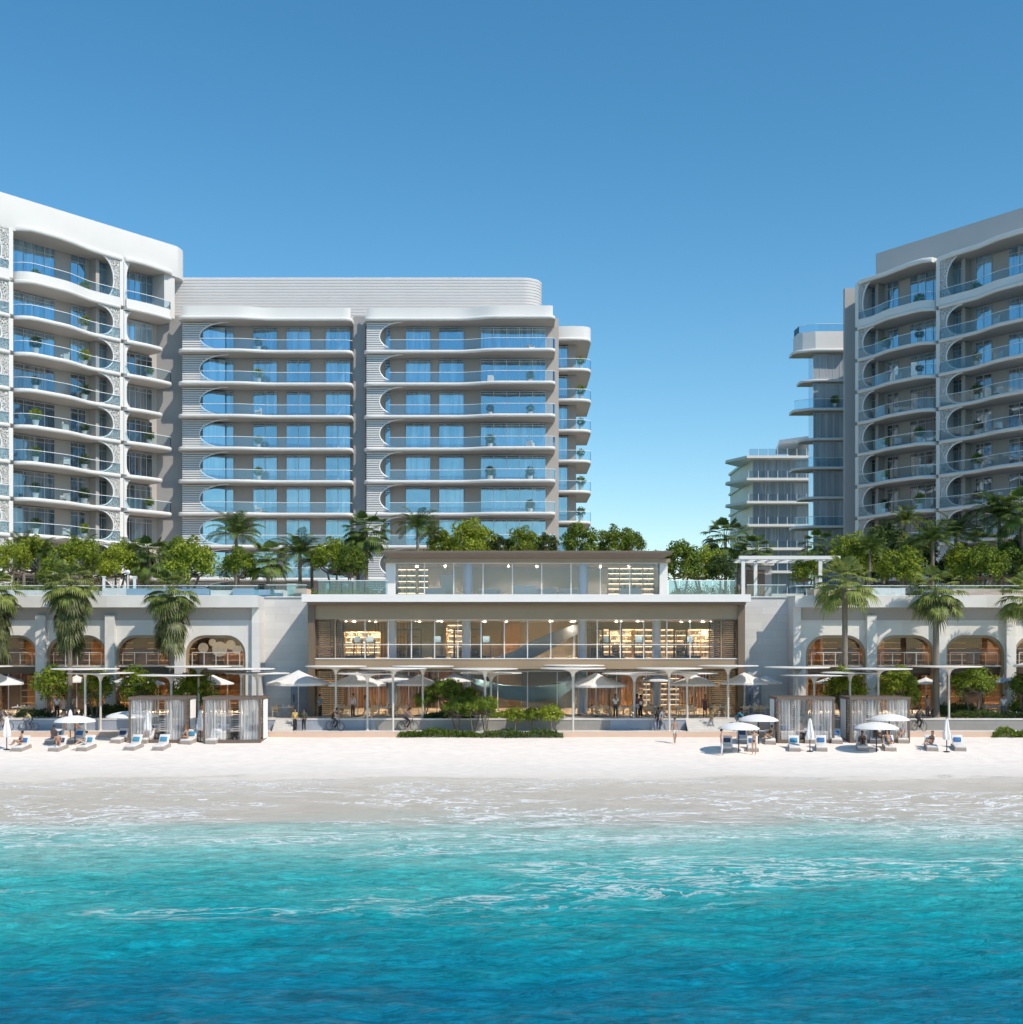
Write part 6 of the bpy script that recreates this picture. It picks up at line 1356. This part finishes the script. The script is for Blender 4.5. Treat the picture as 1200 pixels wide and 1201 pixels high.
cabana(151,218.5,870,'brown framed cabana with sheer curtains beside the reclining man',1,'the first draped cabana')
cabana(238,305.5,870,'brown framed cabana with sheer curtains and slatted side by the grey stone wall',1,'the second draped cabana')
cabana(912,979,869,'brown framed cabana with sheer curtains behind the closed umbrella and three loungers',-1,'the first slatted cabana')
cabana(997,1067.5,870,'brown framed cabana with sheer curtains behind the paired open umbrellas',-1,'the outer slatted cabana')
# ================================================================= cafe tables and chairs
def chair_proto():
    r = empty('cafe_chair'); mb = MB(); mb.box(-.22,.22,-.22,.22,.42,.47); mb.build('seat', WOODL, r)
    mb = MB(); mb.rings([[(-.23,.2,.6),(.23,.2,.6),(.23,.24,.6),(-.23,.24,.6)],[(-.24,.25,.86),(.24,.25,.86),(.24,.29,.86),(-.24,.29,.86)]]); mb.build('backrest', WOODL, r)
    for sx in (-1,1):
        for y in (-.19,.19): mb = MB(); mb.tube([(sx*.2,y,0),(sx*.19,y,.42)] if y < 0 else [(sx*.2,y+.03,0),(sx*.2,y,.44),(sx*.21,y+.04,.62)], .018, 6); mb.build('leg', POST, r)
    return r
def table_proto():
    r = empty('cafe_table'); mb = MB(); mb.rings([[(-.8,-.42,.72),(.8,-.42,.72),(.8,.42,.72),(-.8,.42,.72)],[(-.8,-.42,.76),(.8,-.42,.76),(.8,.42,.76),(-.8,.42,.76)]]); mb.build('table_top', CLOTH, r)
    for sx in (-1,1):
        for sy in (-1,1): mb = MB(); mb.tube([(sx*.7,sy*.34,0),(sx*.72,sy*.35,.72)], .025, 6); mb.build('leg', WOODL, r)
    mb = MB()
    for x, y in ((-.5,0),(0,.1),(.45,-.1)): mb.lathe([(.03,.761),(.045,.8),(.05,.9),(.03,.92)], 10, (x,y,0))
    mb.lathe([(.1,.761),(.13,.78)], 12, (-.25,-.2,0)); mb.lathe([(.1,.761),(.13,.78)], 12, (.3,.2,0)); mb.build('tableware', TRIM, r, True); return r
CH, TB = chair_proto(), table_proto()
for px, Y, near in ((332,99.6,'the big parasol before the grey stone wall'),(404,99.8,'the man in pale pink shirt'),(447,99.2,'the canopy post by the pale hedge'),(470,100.2,'the mauve cyclist'),(705,99.8,'the wooden panel and big parasol'),(735,99.3,'the man in white t-shirt'),(768,100,'the black jacketed man'),(805,99.4,'the low canopy at the garden steps'),(845,99.8,'the woman in dark brown dress'),
                    (880,99.6,'the teal cyclist and brown end wall'),(900,99.2,'the grey wall door'),(28,99.8,'the photo edge parasol and tree'),(128,100.6,'the clipped hedge between shaggy palms'),(1165,100.2,'the orange lit shop window')):
    x = X_at(px,Y); inst(TB, (x,Y,TERR_Z+.004), random.uniform(-.1,.1), 'white set table near ' + near, cat='table', group='cafe tables on the terrace')
    for dx, dy, rz, w in ((-.45,-.62,math.pi,'front'),(.4,-.64,math.pi,'front'),(-.42,.66,0,'back'),(.43,.64,0,'back')):
        if random.random() < .9: inst(CH, (x+dx+random.uniform(-.06,.06),Y+dy,TERR_Z+.004), rz+random.uniform(-.25,.25), '%s %s chair at the table near %s' % ({'front':'sea side','back':'building side'}[w], 'left' if dx < 0 else 'right', near), cat='chair', group='chairs around the cafe tables')
# ================================================================= balcony pots and chairs
def pot_proto(seed, m):
    r = empty('potted_shrub'); mb = MB(); mb.lathe([(.2,0),(.3,.5),(.32,.55),(.27,.54),(.25,.48)], 16); mb.build('pot', POT, r, True)
    rng = random.Random(seed); v, f = [], []
    for i in range(420):
        d = rdir(rng); leaf(v, f, Vector((0,0,1.05)) + Vector((d.x*.5,d.y*.5,d.z*.48))*rng.uniform(.35,1.05), (d+rdir(rng)*.7).normalized(), rdir(rng), .17, .055)
    link('foliage', raw_mesh('foliage', v, f, m), r); mb = MB(); mb.tube([(0,0,.45),(.03,0,.9)], .03, 5); mb.build('stem', TRUNK, r); return r
POTS = [pot_proto(31, LEAF_B), pot_proto(32, LEAF_A), pot_proto(33, LEAF_C)]
def bal_chair():
    r = empty('balcony_armchair'); mb = MB(); mb.box(-.35,.35,-.32,.32,.2,.42); mb.build('seat', CUSH, r); mb = MB(); mb.box(-.35,.35,.2,.34,.421,.85); mb.build('backrest', CUSH, r)
    for s in (-1,1): mb = MB(); mb.box(s*.35-.04,s*.35+.04,-.3,.3,0,.6); mb.build('armrest', POST, r)
    return r
BCH = bal_chair(); ORD = ['lowest','second','third','fourth','fifth','sixth','seventh','eighth','ninth','topmost']; seen = {}
for (p, where, fl, kind) in PLANT_SPOTS:
    if where is None or random.random() < .22: continue
    if not (-10 < CX + F*p[0]/p[1] < 1215) or fl < 2: continue
    k = (where, fl, kind); seen[k] = seen.get(k, 0) + 1
    extra = {1: '', 2: ' at the far end', 3: ' at the corner'}[seen[k]]
    if kind == 0: inst(random.choice(POTS), p, random.uniform(0,6), 'potted shrub%s, %s balcony, %s' % (extra, ORD[fl], where), random.uniform(.8,1.15), cat='potted plant', group='potted shrubs on the balconies')
    else: inst(BCH, p, random.uniform(0,6), 'pale armchair%s, %s balcony, %s' % (extra, ORD[fl], where), 1.0, cat='armchair', group='armchairs on the balconies')
# unused prototypes go away
for o in [o for o in bpy.data.objects if o.parent is None and o.type == 'EMPTY' and 'label' not in o]:
    for ch in list(o.children_recursive): bpy.data.objects.remove(ch)
    bpy.data.objects.remove(o)
# ================================================================= light, sky, camera
SUN = Vector((.72,-.62,1.0)).normalized()
w = bpy.data.worlds.new('World'); S.world = w; w.use_nodes = True; N, L = w.node_tree.nodes, w.node_tree.links
sky = N.new('ShaderNodeTexSky'); sky.sky_type = 'NISHITA'; sky.sun_disc = False; sky.sun_elevation = math.asin(SUN.z); sky.sun_rotation = math.atan2(SUN.x, SUN.y)
sky.altitude = 0; sky.air_density = 1.0; sky.dust_density = .0; sky.ozone_density = 2.0; 
hs = N.new('ShaderNodeHueSaturation'); hs.inputs['Saturation'].default_value = 1.3; hs.inputs['Hue'].default_value = .488; L.new(sky.outputs[0], hs.inputs['Color'])
L.new(hs.outputs[0], N['Background'].inputs[0]); N['Background'].inputs[1].default_value = .15
ld = bpy.data.lights.new('sun', 'SUN'); ld.energy = 4.2; ld.angle = R(.53); ld.color = (1,.905,.78)
so = bpy.data.objects.new('sun', ld); COL.objects.link(so); so.rotation_euler = SUN.to_track_quat('Z','Y').to_euler(); so.location = (60,-40,90)
cd = bpy.data.cameras.new('camera'); cam = bpy.data.objects.new('camera', cd); COL.objects.link(cam); S.camera = cam
cam.location = (0,0,H); cam.rotation_euler = (R(90),0,0); cd.sensor_width = 36; cd.sensor_fit = 'AUTO'; cd.lens = F/1201*36; cd.shift_y = (H0-600.5)/1201; cd.clip_end = 12000; cd.clip_start = .5
S.view_settings.view_transform = 'Standard'; S.view_settings.look = 'None'; S.view_settings.exposure = 0; S.view_settings.gamma = 1
S.render.engine = 'CYCLES'; S.cycles.use_denoising = True; S.cycles.max_bounces = 8; S.cycles.transparent_max_bounces = 24; S.cycles.diffuse_bounces = 3; S.cycles.glossy_bounces = 4; S.cycles.caustics_reflective = False; S.cycles.caustics_refractive = False; S.cycles.sample_clamp_indirect = 6
